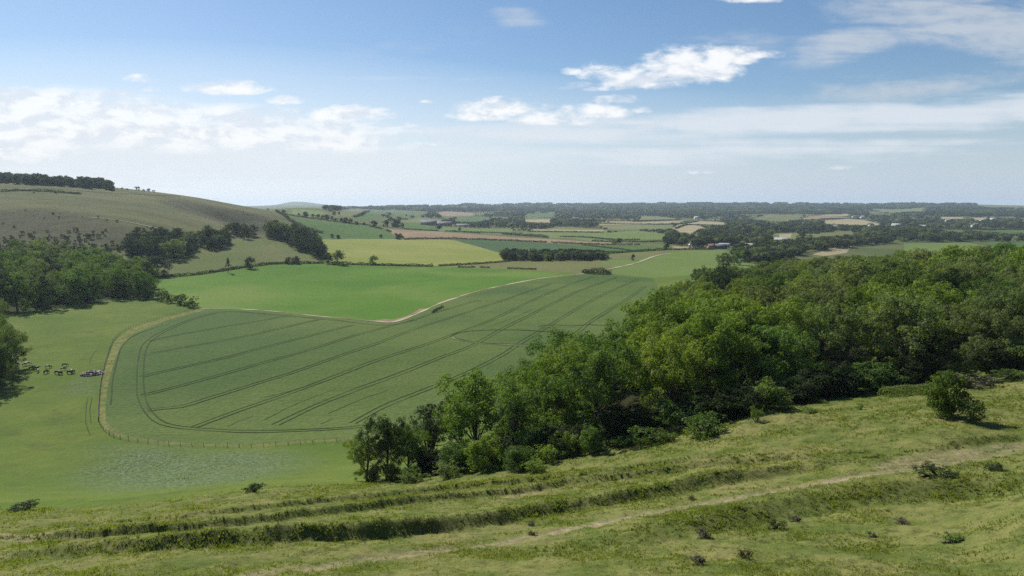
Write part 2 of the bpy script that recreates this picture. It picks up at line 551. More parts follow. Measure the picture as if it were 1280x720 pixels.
M['brown'] = field_mat('bare_brown_field', (0.210, 0.150, 0.092), (0.260, 0.190, 0.120), 0.008, 80, 0.4, 0.2, 0.12)
M['lime'] = field_mat('light_green_field', (0.105, 0.155, 0.036), (0.130, 0.172, 0.050), 0.01, 60, 0.3, 0.3, 0.12)
M['olive'] = field_mat('olive_grass_field', (0.110, 0.120, 0.040), (0.145, 0.150, 0.056), 0.012, 20, 0.35, 0.3, 0.15)
M['margin'] = field_mat('long_dry_grass', (0.092, 0.116, 0.030), (0.180, 0.174, 0.064), 0.35, 0, 0.1, 1.2, 0.45)
M['rut'] = field_mat('wheel_track_soil', (0.034, 0.054, 0.020), (0.048, 0.066, 0.025), 0.3, 0, 0.1, 1.0, 0.3)
M['flat'] = field_mat('flattened_wheat', (0.150, 0.180, 0.075), (0.200, 0.210, 0.100), 0.3, 0, 0.1, 1.0, 0.3)
M['chalk'] = field_mat('chalky_track', (0.300, 0.265, 0.180), (0.400, 0.360, 0.260), 0.15, 0, 0.1, 1.0, 0.3)
M['leaf_green'] = leaf_mat('leaf_green', (0.084, 0.136, 0.034), (0.146, 0.200, 0.052))
M['leaf_yellow'] = leaf_mat('leaf_yellow_green', (0.132, 0.182, 0.034), (0.200, 0.244, 0.050))
M['leaf_grey'] = leaf_mat('leaf_grey_green', (0.112, 0.142, 0.050), (0.190, 0.212, 0.096))
M['leaf_dark'] = leaf_mat('leaf_dark_green', (0.028, 0.046, 0.016), (0.042, 0.062, 0.020), tfac=0.3)
M['leaf_gold'] = leaf_mat('leaf_golden', (0.150, 0.175, 0.020), (0.200, 0.220, 0.030))
M['leaf_far'] = leaf_mat('leaf_far', (0.036, 0.056, 0.020), (0.058, 0.078, 0.026), tfac=0.3)
M['leaf_hedge'] = leaf_mat('leaf_hedge', (0.034, 0.052, 0.018), (0.055, 0.072, 0.024), tfac=0.3)
M['leaf_dead'] = leaf_mat('dead_twigs', (0.085, 0.084, 0.046), (0.135, 0.128, 0.074), trans=(.4, .4, .4), tfac=0.15)
M['blade'] = leaf_mat('grass_blade', (0.120, 0.146, 0.026), (0.240, 0.215, 0.078), tfac=0.45, var=0.6)
M['bank'] = leaf_mat('bank_herbage', (0.062, 0.078, 0.020), (0.140, 0.138, 0.046), tfac=0.3, var=0.6)
M['bark'] = plain_mat('bark', (0.085, 0.070, 0.052), (0.045, 0.038, 0.030), 3.0, 0.9, 0.4)
M['post'] = plain_mat('weathered_wood', (0.16, 0.13, 0.10), (0.09, 0.075, 0.06), 6.0)
M['wire'] = plain_mat('fence_wire', (0.14, 0.14, 0.13), (0.08, 0.08, 0.075), 6.0, 0.6)
M['white_wall'] = plain_mat('white_render', (0.72, 0.70, 0.66), (0.62, 0.60, 0.56), 0.6)
M['brick_wall'] = plain_mat('brick', (0.26, 0.15, 0.11), (0.20, 0.12, 0.09), 0.6)
M['tile_roof'] = plain_mat('clay_tiles', (0.16, 0.10, 0.08), (0.12, 0.08, 0.065), 0.8)
M['slate_roof'] = plain_mat('slate', (0.15, 0.15, 0.165), (0.10, 0.10, 0.11), 0.8)
M['sheet_roof'] = plain_mat('roof_sheeting', (0.34, 0.35, 0.36), (0.27, 0.28, 0.29), 0.3)
M['dark_glass'] = plain_mat('window_dark', (0.03, 0.035, 0.04), (0.02, 0.02, 0.025), 1.0, 0.2, 0, 0.5)
M['stone_pale'] = plain_mat('pale_rubble', (0.52, 0.48, 0.46), (0.40, 0.36, 0.35), 2.0)
M['stone_dark'] = plain_mat('dark_rubble', (0.12, 0.09, 0.085), (0.07, 0.055, 0.055), 2.0)
# ------------------------------------------------------------------ fields: outlines as the photo shows them, put down on the ground
def gpoly(px, ext=()):
    """photo outline -> ground outline (x, y)"""
    return ground_at(px)[:, :2]


CROP_EDGE = [(255, 388), (320, 389), (400, 397), (470, 403), (492, 404), (520, 395), (545, 383), (570, 374), (600, 365), (640, 356), (680, 349), (728, 343.5)]
CROP_NEAR = [(480, 544.3), (440, 547.3), (400, 550.3), (330, 554.5), (260, 554.5), (200, 551.3), (160, 545), (140, 535), (132, 526), (132, 505), (135, 480), (142, 454), (151, 432), (167, 417), (204, 402), (255, 388)]
MARGIN_OUT = [(480, 546), (440, 549.5), (400, 552.5), (330, 557), (260, 557), (200, 554), (150, 547), (132, 538), (124, 527), (124.5, 508), (127, 480), (134, 450), (144, 426), (162, 411.5), (203, 398), (245, 387), (255, 386)]
FIELDS = []      # name, outline in x,y, material


def field(name, px, mat, tail=None):
    P = gpoly(px)
    if tail is not None: P = np.vstack([P, np.array(tail, float)])
    FIELDS.append((name, P, M[mat]))


# the crop runs on behind the wood's edge, out of sight
field('wheat_field', [(728, 343.5), (760, 343), (815, 347.5)], 'crop', [(92, 430), (72, 330), (56, 290), (44, 240), (24, 200), (8, 170), (-4, 155), (-18, 150)])
FIELDS[-1] = ('wheat_field', np.vstack([FIELDS[-1][1], gpoly(CROP_NEAR), gpoly(CROP_EDGE[1:-1])]), M['crop'])
FIELDS.append(('grass_margin', np.vstack([gpoly(MARGIN_OUT), gpoly(CROP_NEAR[::-1])]), M['margin']))
field('bright_field', [(189, 347), (250, 343.5), (320, 334), (345, 331), (405, 329.5), (470, 332.5), (540, 334), (600, 336), (640, 337.5), (690, 341), (722, 342.5),
                       (680, 346.5), (640, 353.5), (600, 362), (570, 371), (545, 380), (520, 392), (500, 400), (488, 401.5), (470, 400.5), (400, 394.5), (320, 386.5), (255, 385), (236, 378), (200, 360)], 'bright')
field('hill_pasture', [(150, 338), (205, 343), (250, 341), (322, 331), (345, 328.5), (402, 327), (380, 315), (352, 303), (318, 297), (296, 298), (240, 314), (170, 316), (110, 317)], 'slope')
field('barley_field', [(403, 299), (440, 298.5), (500, 299), (560, 299.5), (570, 301), (600, 309), (632, 318), (640, 322), (625, 326), (600, 328.5), (545, 332), (470, 331), (430, 330), (412, 326), (404, 310)], 'yellow')
field('dark_field', [(570, 300.5), (600, 299.5), (640, 301.5), (690, 304.5), (740, 307), (770, 310.5), (745, 316), (700, 311), (640, 317.5), (632, 318), (600, 309)], 'deep')
field('green_field', [(690, 305), (760, 306), (800, 307), (830, 311.5), (745, 315), (778, 311)], 'mid')
field('slope_field', [(357, 269), (385, 274), (420, 277.5), (462, 282), (480, 287), (503, 299), (440, 298), (405, 298.5), (385, 288)], 'mid')
field('brown_field', [(480, 285.5), (500, 287), (545, 289.5), (600, 293.5), (640, 296.5), (690, 299), (735, 302), (790, 304), (800, 306), (740, 305.5), (690, 303.5), (640, 300.5), (570, 298.5), (506, 299)], 'brown')
field('pasture_beyond', [(545, 334), (600, 330.5), (640, 326.5), (655, 325), (750, 325), (765, 318), (790, 315), (835, 312), (905, 312), (935, 314), (980, 330), (905, 340), (816, 347), (762, 342), (722, 342), (690, 340), (640, 336.5)], 'olive')
field('field_beyond', [(745, 326), (790, 324.5), (850, 314), (905, 313), (920, 320), (960, 335), (900, 342), (816, 347), (764, 342), (765, 333)], 'lime')
field('straw_patch', [(1015, 318), (1045, 308), (1065, 307.5), (1058, 316), (1030, 320)], 'straw')
# the patchwork of the plain, row by row
PATCH = [
    ('lime', [(546, 289), (552, 284), (640, 286), (640, 291.5), (600, 291), (565, 289)]),
    ('pale', [(640, 292), (575, 289.5), (640, 289.5), (690, 294), (740, 297), (690, 297.5)]),
    ('pale', [(500, 276), (525, 272), (552, 275), (550, 279), (500, 277.5)]),
    ('mid', [(500, 278), (550, 279.5), (546, 288), (520, 286.5), (500, 282)]),
    ('mid', [(568, 274), (590, 271.5), (612, 272), (612, 275), (590, 278), (566, 276)]),
    ('brown', [(548, 266), (552, 264), (590, 266), (594, 269.5), (560, 270.5), (550, 269)]),
    ('olive', [(415, 268), (440, 262), (458, 263), (448, 267), (438, 271), (425, 270)]),
    ('mid', [(443, 272), (462, 263), (485, 264.5), (472, 272), (455, 275)]),
    ('mid', [(490, 265), (535, 266), (533, 268.5), (494, 269)]),
    ('pale', [(700, 283), (667, 289), (757, 291), (760, 287.5)]),
    ('straw', [(668, 286.5), (754, 287.5), (754, 289.5), (664, 288.5)]),
    ('lime', [(650, 290), (755, 291), (800, 288.5), (832, 293), (828, 299), (770, 300), (700, 296)]),
    ('pale', [(705, 296.5), (770, 300.5), (800, 300), (802, 304), (735, 301)]),
    ('straw', [(655, 274.5), (687, 274), (689, 278.5), (656, 278)]),
    ('straw', [(745, 278.5), (800, 277.5), (855, 275.5), (848, 278.5), (800, 281), (748, 281)]),
    ('pale', [(745, 282), (800, 281.5), (844, 280.5), (838, 286), (800, 287.5), (765, 287)]),
    ('straw', [(848, 280.5), (868, 281.5), (880, 284), (862, 292), (845, 289), (840, 286)]),
    ('straw', [(850, 279), (870, 276), (905, 278), (906, 282), (870, 281)]),
    ('straw', [(756, 275), (790, 275), (790, 277), (756, 277)]),
    ('mid', [(655, 267), (696, 266), (695, 270), (656, 270.5)]),
    ('pale', [(800, 270.5), (823, 270.5), (845, 273.5), (845, 275), (800, 275.5)]),
    ('olive', [(940, 274), (960, 268), (1003, 269), (996, 275), (970, 277)]),
    ('brown', [(997, 275), (1012, 270.5), (1030, 269.5), (1060, 271.5), (1058, 273), (1026, 273.5)]),
    ('straw', [(1025, 276), (1060, 273.5), (1080, 275), (1106, 281.5), (1070, 281), (1030, 280)]),
    ('straw', [(1026, 268.5), (1060, 267.5), (1060, 270), (1028, 269.5)]),
    ('pale', [(962, 292), (1000, 290), (998, 299), (965, 298)]),
    ('straw', [(974, 293), (990, 292), (988, 297), (974, 298)]),
    ('olive', [(1013, 293), (1065, 288), (1068, 293), (1020, 297)]),
    ('straw', [(1172, 271), (1204, 271.5), (1203, 274), (1174, 273.5)]),
    ('straw', [(1212, 272), (1233, 272), (1232, 275), (1213, 275)]),
    ('pale', [(1085, 261), (1120, 262), (1158, 259), (1150, 264), (1110, 266)]),
    ('olive', [(1210, 258), (1245, 256), (1280, 255.5), (1320, 256), (1320, 260), (1250, 259.5)]),
    ('mid', [(1175, 287.5), (1205, 288), (1280, 289), (1330, 289), (1330, 295), (1260, 294), (1215, 291.5)]),
    ('mid', [(1230, 302), (1280, 303), (1330, 303), (1330, 311), (1265, 310), (1235, 307)]),
    ('lime', [(1130, 304), (1210, 303), (1230, 307), (1280, 311), (1330, 311), (1330, 320), (1130, 314)]),
    ('mid', [(800, 307.5), (840, 309), (840, 313), (830, 312)]),
    ('straw', [(840, 308), (866, 308), (866, 311.5), (842, 312)]),
    ('lime', [(365, 262), (395, 263), (410, 267), (395, 269), (365, 267)]),
]
for mt, px in PATCH: field('distant_field', px, mt)

WOOD_BIG = np.array([(-15, 84), (-13, 96), (-7, 118), (2, 140), (16, 170), (30, 200), (44, 235), (56, 275), (66, 315), (92, 350), (135, 385), (190, 410), (262, 430), (330, 425), (380, 400),
                     (380, 180), (200, 118), (120, 104), (74, 96), (52, 94), (42, 92), (33, 86), (24, 82), (12, 80), (0, 79)], float)
WOOD_LEFT = np.vstack([gpoly([(188, 374), (160, 371), (140, 374), (112, 378), (85, 380), (62, 384), (36, 387), (10, 392), (-40, 400), (-200, 420)]),
                       np.array([(-400, 260), (-400, 420), (-320, 470)]), gpoly([(10, 326), (50, 326), (100, 330), (150, 346), (192, 362)])])
WOOD_CLUMP = gpoly([(1, 474), (6, 463), (3, 440), (-6, 427), (-16, 420), (-120, 420), (-120, 480), (-20, 490)])
PLANTATION = gpoly([(590, 325), (640, 326), (690, 326.5), (752, 326), (758, 322), (720, 317), (650, 314), (610, 316)])
SCRUB = gpoly([(20, 318), (110, 317), (170, 314), (215, 305), (190, 292), (150, 278), (100, 268), (40, 262), (-60, 262), (-140, 300)])
COOMBE_SHADE = gpoly([(190, 250), (225, 251), (262, 256), (300, 263), (335, 272), (352, 283), (345, 292), (318, 293), (300, 290), (270, 276), (235, 264)])  # scrubby coombe slope whose shade is painted into the ground colour
THISTLE = gpoly([(130, 560), (200, 558), (330, 561), (385, 564), (372, 590), (310, 603), (230, 612), (150, 612), (80, 604), (70, 592), (110, 578)])
THISTLE2 = gpoly([(85, 480), (105, 470), (120, 480), (118, 492), (80, 492)])
SLOPE_LIM = spline(ground_at([(-200, 640), (-60, 640), (0, 640), (60, 636), (160, 632), (240, 622), (320, 613), (400, 607), (470, 601), (600, 588), (700, 570), (760, 558), (830, 544), (900, 530), (1000, 507), (1110, 495), (1280, 466), (1400, 455), (1600, 440)])[:, :2], 9)


def masks(x, y):
    """per-vertex masks for the turf material"""
    n1 = fbm(x * 0.12, y * 0.12, 31) * 3
    s, _, _ = seg_dist(x, y, SLOPE_LIM)           # positive beyond the slope's lower edge
    rough = 1 - smooth(-2, 3, s + n1)
    rough *= (np.hypot(x, y) < 400)
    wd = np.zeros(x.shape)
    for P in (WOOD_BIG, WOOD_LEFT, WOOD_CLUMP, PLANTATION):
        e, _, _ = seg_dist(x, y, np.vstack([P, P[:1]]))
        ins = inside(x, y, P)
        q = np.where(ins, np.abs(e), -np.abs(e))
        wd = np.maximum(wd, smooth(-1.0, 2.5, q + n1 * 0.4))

    def soft(P, w):
        e, _, _ = seg_dist(x, y, np.vstack([P, P[:1]]))
        q = np.where(inside(x, y, P), np.abs(e), -np.abs(e))
        return smooth(-w, w, q + fbm(x / w / 3, y / w / 3, 41) * w)
    th = np.maximum(soft(THISTLE, 9), 0.6 * soft(THISTLE2, 3.5))
    scrub_shade = np.maximum(soft(SCRUB, 14) * 0.9, soft(COOMBE_SHADE, 12))  # scrub on the flank, plus the coombe's shade painted as darker ground
    az = np.degrees(np.arctan2(x, y))
    z = ground0(x, y)
    hill = smooth(CAMZ - 44, CAMZ - 36, z + fbm(x * .02, y * .02, 9) * 2) * smooth(430, 500, y) * (1 - smooth(-17, -14.5, az)) * (1 - smooth(1500, 1900, y))
    r = np.hypot(x, y)
    plain = smooth(560, 640, r) * (1 - hill)
    return dict(rough=rough, wood=wd, thistle=th, scrub=scrub_shade, hill=hill, plain=plain)


# ---- near part: fine polar grid
def polar(th, rr):
    T, RR = np.meshgrid(th, rr)
    return (RR * np.sin(T)), (RR * np.cos(T))


R0 = 128.0
th_near = np.radians(np.arange(-60, 60.01, 0.22))
rr_near = np.exp(np.linspace(math.log(7.0), math.log(R0), 470))
X, Y = polar(th_near, rr_near)
xs, ys = X.ravel(), Y.ravel()
z0 = ground0(xs, ys)
dz, face, path = near_detail(xs, ys)
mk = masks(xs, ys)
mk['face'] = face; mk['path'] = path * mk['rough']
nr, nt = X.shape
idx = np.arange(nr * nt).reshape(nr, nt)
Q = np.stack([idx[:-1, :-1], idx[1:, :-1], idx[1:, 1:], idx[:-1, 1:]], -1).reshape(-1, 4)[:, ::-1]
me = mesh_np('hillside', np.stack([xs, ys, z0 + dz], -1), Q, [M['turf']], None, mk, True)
tag(link('hillside', me), kind='structure')

# ---- the rest: one triangulation cut along every field edge
th_far = np.radians(np.concatenate([np.arange(-60, -40, 1.0), np.arange(-40, 40, 0.4), np.arange(40, 60.01, 1.0)]))
rr_far = np.exp(np.arange(math.log(R0), math.log(12500), 0.014))
X, Y = polar(th_far, rr_far)
pts = np.stack([X.ravel(), Y.ravel()], -1)
# thin the far rings: keep every ring up to 900 m, every second beyond
keep = np.repeat((rr_far < 1500) | (np.arange(len(rr_far)) % 2 == 0), len(th_far))
pts = pts[keep]
V2 = [tuple(p) for p in pts]
# same ring as the near grid's last one so that both meet
E = []
ring = np.stack([R0 * np.sin(th_near), R0 * np.cos(th_near)], -1)
V2 += [tuple(p) for p in ring]
for _, P, _ in FIELDS:
    D = []
    n = len(P)
    for a, b in zip(P, np.roll(P, -1, 0)):
        st = max(2.5, 0.012 * math.hypot(*a))
        k = max(1, int(np.linalg.norm(b - a) / st))
        D += [a + (b - a) * i / k for i in range(k)]
    D = [d for d in D if math.hypot(*d) > R0 + 0.5]
    i0 = len(V2)
    V2 += [tuple(d) for d in D]
    E += [(i0 + i, i0 + (i + 1) % len(D)) for i in range(len(D))]
res = delaunay_2d_cdt([Vector(v) for v in V2], E, [], 0, 0.02, False)
vx = np.array([(v.x, v.y) for v in res[0]])
tri = np.array(res[2])
rv = np.hypot(vx[:, 0], vx[:, 1])
c = vx[tri].mean(1)
ok = ~((rv[tri] < R0 + 0.06).all(1)) & (np.hypot(c[:, 0], c[:, 1]) < 12600)
tri = tri[ok]; c = c[ok]
# keep the triangles facing up
a = vx[tri]
cr = (a[:, 1, 0] - a[:, 0, 0]) * (a[:, 2, 1] - a[:, 0, 1]) - (a[:, 1, 1] - a[:, 0, 1]) * (a[:, 2, 0] - a[:, 0, 0])
tri[cr < 0] = tri[cr < 0][:, ::-1]
own = np.full(len(tri), -1)
for i, (nm, P, _) in enumerate(FIELDS):
    own[inside(c[:, 0], c[:, 1], P)] = i
zf = ground0(vx[:, 0], vx[:, 1])
m = rv < 150
dz_, _, _ = near_detail(vx[m, 0], vx[m, 1]); zf[m] += dz_
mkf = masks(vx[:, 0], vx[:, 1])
V3 = np.stack([vx[:, 0], vx[:, 1], zf], -1)


def submesh(name, sel, mat, attrs=None):
    u, inv = np.unique(tri[sel], return_inverse=True)
    me = mesh_np(name, V3[u], inv.reshape(-1, 3), [mat], None, {k: v[u] for k, v in (attrs or {}).items()}, True)
    return tag(link(name, me), kind='structure')


# rim and country behind the camera, coarse
gth = np.radians(np.arange(60, 300.01, 3.0)); grr = np.exp(np.linspace(math.log(7), math.log(12500), 60))
X, Y = polar(gth, grr)
k = len(V3)
zz = ground0(X.ravel(), Y.ravel())
idx = np.arange(X.size).reshape(X.shape)
Qb = np.stack([idx[:-1, :-1], idx[1:, :-1], idx[1:, 1:], idx[:-1, 1:]], -1).reshape(-1, 4)[:, ::-1]
nb = X.size
Vb = np.stack([X.ravel(), Y.ravel(), zz], -1)
# pool of the innermost metres under the camera
inner = np.array([[math.sin(t) * 7, math.cos(t) * 7] for t in np.radians(np.arange(0, 360, 6.0))])
Vi = np.vstack([np.c_[inner, ground0(inner[:, 0], inner[:, 1]) - 0.1], [[0, 0, float(ground0(np.array([0.1]), np.array([0.1]))[0]) - 0.1]]])
Ti = np.array([(nb + (i + 1) % 60, nb + i, nb + 60) for i in range(60)])
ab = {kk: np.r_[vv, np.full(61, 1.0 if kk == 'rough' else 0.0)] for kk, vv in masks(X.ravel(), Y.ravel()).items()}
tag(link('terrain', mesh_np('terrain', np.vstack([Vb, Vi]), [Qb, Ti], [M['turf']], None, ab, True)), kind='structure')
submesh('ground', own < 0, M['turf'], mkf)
for i, (nm, P, mt) in enumerate(FIELDS):
    if (own == i).any(): submesh(nm, own == i, mt)


# ------------------------------------------------------------------ narrow strips lying on the fields
def ribbon(name, px, width, mat, off=0.07, offsets=(0.0,), step=3.0, world=None, ragged=0.25, seed=0):
    L = spline(ground_at(px)[:, :2] if world is None else world, step)
    d = np.gradient(L, axis=0); d /= np.linalg.norm(d, axis=1)[:, None] + 1e-9
    nrm = np.stack([-d[:, 1], d[:, 0]], -1)
    V = []; Q = []
    n = len(L)
    tt = np.arange(n)
    for j, o in enumerate(offsets):
        wv = width * (1 + ragged * 2 * vnoise(tt * 0.35, tt * 0 + j * 3.3, 60 + seed))
        oo = o + ragged * 0.5 * vnoise(tt * 0.21, tt * 0 + j * 5.1, 70 + seed)
        A = L + nrm * (oo - wv / 2)[:, None]; B = L + nrm * (oo + wv / 2)[:, None]
        k = len(V) * n * 2 if False else sum(len(v) for v in V)
        P = np.empty((2 * n, 2)); P[0::2] = A; P[1::2] = B
        V.append(P)
        Q += [(k + 2 * i, k + 2 * i + 2, k + 2 * i + 3, k + 2 * i + 1) for i in range(n - 1)]
    V = np.vstack(V)
    Q = np.array(Q)
    me = mesh_np(name, np.c_[V, ground(V[:, 0], V[:, 1]) + off], Q, [mat], None, None, True)
    # make the strip face up
    if me.polygons and me.polygons[0].normal.z < 0: me.flip_normals()
    return tag(link(name, me), kind='structure')


TRAMS = [
    [(184, 427), (192, 425), (260, 412), (320, 402), (348, 396.5), (362, 394)],
    [(179, 444), (195, 441), (260, 429), (320, 417.5), (396, 400), (404, 398.5)],
    [(177, 471), (192, 467), (260, 452), (320, 437), (390, 419), (442, 406)],
    [(178, 494), (187, 492), (260, 473), (320, 456), (400, 433), (480, 409.5), (520, 399), (560, 386), (600, 375)],
    [(184, 513), (200, 511), (226, 508.5), (260, 498), (320, 479.5), (382, 460), (460, 433), (520, 410.5), (570, 395), (640, 371.5), (690, 354)],
    [(242, 534), (280, 520), (320, 506), (380, 485), (440, 462), (500, 441), (560, 420.5), (612, 401), (660, 378), (710, 356.5), (742, 346)],
    [(344, 531), (390, 509), (440, 489), (495, 469), (550, 447), (595, 429.5), (640, 405), (680, 385), (722, 364.5), (772, 346.5)],
    [(441, 529), (480, 508), (530, 488), (572, 471), (610, 453), (640, 436), (690, 405), (720, 386.5), (760, 365.5), (797, 349)],
    [(640, 470), (690, 439), (722, 415), (745, 397.5), (790, 370), (806, 358)],
]
for i, px in enumerate(TRAMS):
    ribbon('tramline', px, 0.29, M['rut'], 0.08, (-0.85, 0.85), 3.0, seed=i)
ribbon('headland_track', [(520, 400), (480, 406.5), (420, 400.5), (320, 391.5), (285, 389.5), (262, 393), (240, 399), (212, 411), (193, 421), (181, 433), (176.5, 452), (175, 482), (180, 505), (195, 525), (215, 532.5), (245, 536), (320, 539.5), (400, 537), (480, 530)], 0.32, M['rut'], 0.08, (-0.85, 0.85), 2.5, seed=31)
ribbon('headland_track', [(215, 405), (195, 410), (168, 421), (155, 435), (150, 452), (146, 475), (143, 505)], 0.32, M['rut'], 0.08, (-0.9,), 2.5, seed=37)
# paler drill lines between the tramlines
for i, px in enumerate([[(330, 525), (370, 505), (420, 486)], [(330, 497), (400, 478), (425, 470)], [(410, 517), (450, 500), (485, 488)], [(600, 413), (640, 398), (665, 387)], [(735, 405), (765, 388), (790, 374)], [(285, 533), (300, 526), (316, 520)], [(400, 530), (410, 526), (416, 523)]]):
    ribbon('tramline', px, 0.16, M['rut'], 0.08, (0.0,), 3.0, seed=50 + i)
# ring flattened in the wheat, and a second broken one
ring_px = [(642 + 77 * math.cos(t), 421.5 - 9.0 * math.sin(t) + 1.5 * math.cos(t)) for t in np.linspace(0, 2 * math.pi, 33)]
ribbon('crop_ring', ring_px, 1.1, M['rut'], 0.10, (0.0,), 2.0, seed=81, ragged=0.3)
ribbon('crop_ring', [(x, y + 1.2) for x, y in ring_px[16:30]], 0.8, M['flat'], 0.12, (0.0,), 2.0, seed=82, ragged=0.5)
ribbon('crop_ring', [(673, 408), (690, 406), (715, 407.5), (735, 406), (760, 407), (775, 406)], 0.9, M['rut'], 0.10, (0.0,), 2.0, seed=83, ragged=0.3)
ribbon('crop_ring', [(673, 409), (690, 408), (715, 409), (735, 408)], 0.5, M['flat'], 0.12, (0.0,), 2.0, seed=84, ragged=0.5)
# tracks
ribbon('farm_track', [(250, 386.3), (320, 387.6), (400, 395.6), (470, 401.6), (490, 402.7), (510, 397), (530, 388.5), (547, 380.5), (570, 372.4), (600, 363.5), (640, 354.7), (680, 347.6), (735, 341.8)], 1.5, M['chalk'], 0.14, (0.0,), 2.5, seed=91, ragged=0.45)
ribbon('bare_earth', [(474, 400), (490, 401), (503, 398.5), (516, 392.5), (530, 386)], 4.0, M['brown'], 0.10, (0.0,), 2.0, seed=92, ragged=0.4)
ribbon('farm_track', [(760, 337), (785, 331.5), (800, 327.5), (820, 320), (838, 317)], 2.4, M['chalk'], 0.25, (0.0,), 4.0, seed=93, ragged=0.3)
ribbon('hill_path', [(-20, 234), (60, 236), (120, 240), (180, 243.5), (225, 245.5)], 2.2, M['rut'], 0.5, (0.0,), 8.0, seed=94)
ribbon('hill_path', [(110, 272), (150, 276), (185, 283), (205, 287)], 1.3, M['chalk'], 0.4, (0.0,), 8.0, seed=95)
for i, px in enumerate([[(110, 497), (107, 512), (108, 530), (113, 545)], [(115, 497), (113, 512), (114, 530)], [(122, 437), (115, 445), (112, 455)]]):
    ribbon('cattle_path', px, 0.16, M['rut'], 0.05, (0.0,), 2.0, seed=96 + i)
# ------------------------------------------------------------------ foliage
def leaf_quads(C, N, size, rng):
    """one folded-free leaf spray per centre C with normal N"""
    n = len(C)
    a = np.cross(N, rng.normal(size=(n, 3))); a /= np.linalg.norm(a, axis=1)[:, None] + 1e-9
    b = np.cross(N, a)
    s = (size * rng.uniform(0.6, 1.35, n))[:, None]
    w = s * rng.uniform(0.5, 0.8, n)[:, None]
    V = np.stack([C - a * s * .5, C + b * w * .5 + a * s * .08, C + a * s * .55, C - b * w * .5 + a * s * .02], 1).reshape(-1, 3)
    return V, np.arange(4 * n).reshape(-1, 4)


def sprays(B, k, f, rng, squash=0.8):
    """break every clump into k smaller leaf sprays over its surface"""
    out = []
    for c, r in B:
        d = rng.normal(size=(k, 3)); d[:, 2] += .2
        d /= np.linalg.norm(d, axis=1)[:, None]
        for q in d:
            out.append((c + q * r * rng.uniform(.55, 1.0) * np.array([1, 1, squash]), r * f * rng.uniform(.7, 1.3)))
    return out


def clumps_to_mesh(name, B, per, leaf, rng, mat, squash=0.85, up=0.25, rnd=0.8, inner=0.25):
    """B: list of (centre, radius); leaf sprays over each clump"""
    C = []; N = []; cl = []
    for c, r in B:
        k = max(4, int(per * r * r))
        d = rng.normal(size=(k, 3)); d[:, 2] += 0.25
        d /= np.linalg.norm(d, axis=1)[:, None]
        rad = r * np.where(rng.random(k) < inner, rng.uniform(0.3, 0.9, k), rng.uniform(0.82, 1.12, k))
        p = c + d * rad[:, None] * np.array([1, 1, squash])
        nn = d * 0.95 + rng.normal(size=(k, 3)) * rnd * 0.6 + np.array([0, 0, up])
        C.append(p); N.append(nn / (np.linalg.norm(nn, axis=1)[:, None] + 1e-9))
        cl.append(np.full(k, rng.random()))
    C = np.vstack(C); N = np.vstack(N); cl = np.concatenate(cl)
    V, Q = leaf_quads(C, N, leaf, rng)
    V[:, 2] = np.maximum(V[:, 2], 0.02)
    tint = np.repeat(rng.random(len(C)), 4)
    return mesh_np(name, V, Q, [mat], None, dict(tint=tint, clump=np.repeat(cl, 4)), False)


def tree_proto(seed, H=12.0, wid=9.0, cb=0.22, nb=40, per=55, leaf=0.4, br=(0.13, 0.2), limbs=12, open_=0.0, cone=0.0, stems=1, lean=0.3, skirt=0, sub_k=0):
    """(trunk mesh, crown mesh) standing on the origin"""
    rng = np.random.default_rng(seed)
    z0 = H * cb
    B = []
    sub = [rng.normal(size=3) * np.array([.22, .22, .12]) * wid for _ in range(4)]
    for i in range(nb):
        d = rng.normal(size=3); d[2] = abs(d[2]) * 1.15 - 0.45
        d /= np.linalg.norm(d)
        k = rng.uniform(0.5, 0.98) if rng.random() > 0.25 else rng.uniform(0.2, 0.6)
        zr = (H - z0) * 0.5
        r = wid * rng.uniform(*br)
        p = np.array([d[0] * wid * .5 * k, d[1] * wid * .5 * k, z0 + zr + d[2] * zr * k]) + sub[i % 4] * (1 - k * 0.4)
        f = (p[2] - z0) / (H - z0)
        if cone: p[:2] *= (1 - cone * np.clip(f, 0, 1))
        if f < 0.3: p[:2] *= 0.88 + 0.4 * max(f, 0)
        p[2] = np.clip(p[2], z0 * 0.6 + r * 0.5, H - r * 0.75)
        B.append((p, r * (1 - 0.35 * cone * np.clip(f, 0, 1))))
    for i in range(skirt):
        a = rng.uniform(0, 6.283); r = wid * rng.uniform(.13, .19)
        B.append((np.array([math.cos(a) * wid * rng.uniform(.22, .42), math.sin(a) * wid * rng.uniform(.22, .42), rng.uniform(.05, .2) * H + .3]), r))
    if open_:
        B = [b for b in B if (b[0][2] - z0) / (H - z0) > 0.35 or rng.random() > open_]
    mb = MB()
    tips = [b[0] for b in B]
    for st in range(stems):
        base = np.array([rng.normal() * .5, rng.normal() * .5, -0.4]) * (stems > 1) + np.array([0, 0, -0.4 * (stems == 1)])
        top = np.array([rng.normal() * lean * 2, rng.normal() * lean * 2, H * 0.72])
        mid = (base + top) / 2 + rng.normal(size=3) * np.array([lean, lean, 0])
        P = spline([base, mid, top], H / 9)
        rr = np.linspace(H * 0.020 + .04, H * 0.006, len(P)); rr[0] *= 1.35
        mb.tube(P, rr, 7)
        for i in range(limbs // stems):
            e = tips[rng.integers(len(tips))]
            j = int(len(P) * rng.uniform(0.25, 0.75))
            s = P[j]
            m_ = s * .5 + e * .5 + np.array([0, 0, -0.06 * H * rng.random()]) + rng.normal(size=3) * 0.25
            L = spline([s, m_, e], H / 10)
            mb.tube(L, np.linspace(rr[j] * 0.6, 0.03, len(L)), 5)
    tr = mb.mesh('trunk', [M['bark']], True)
    if sub_k: B = sprays(B, sub_k, .40, rng)
    cr = clumps_to_mesh('crown', B, per, leaf, rng, M['leaf_green'], rnd=.65)
    return tr, cr


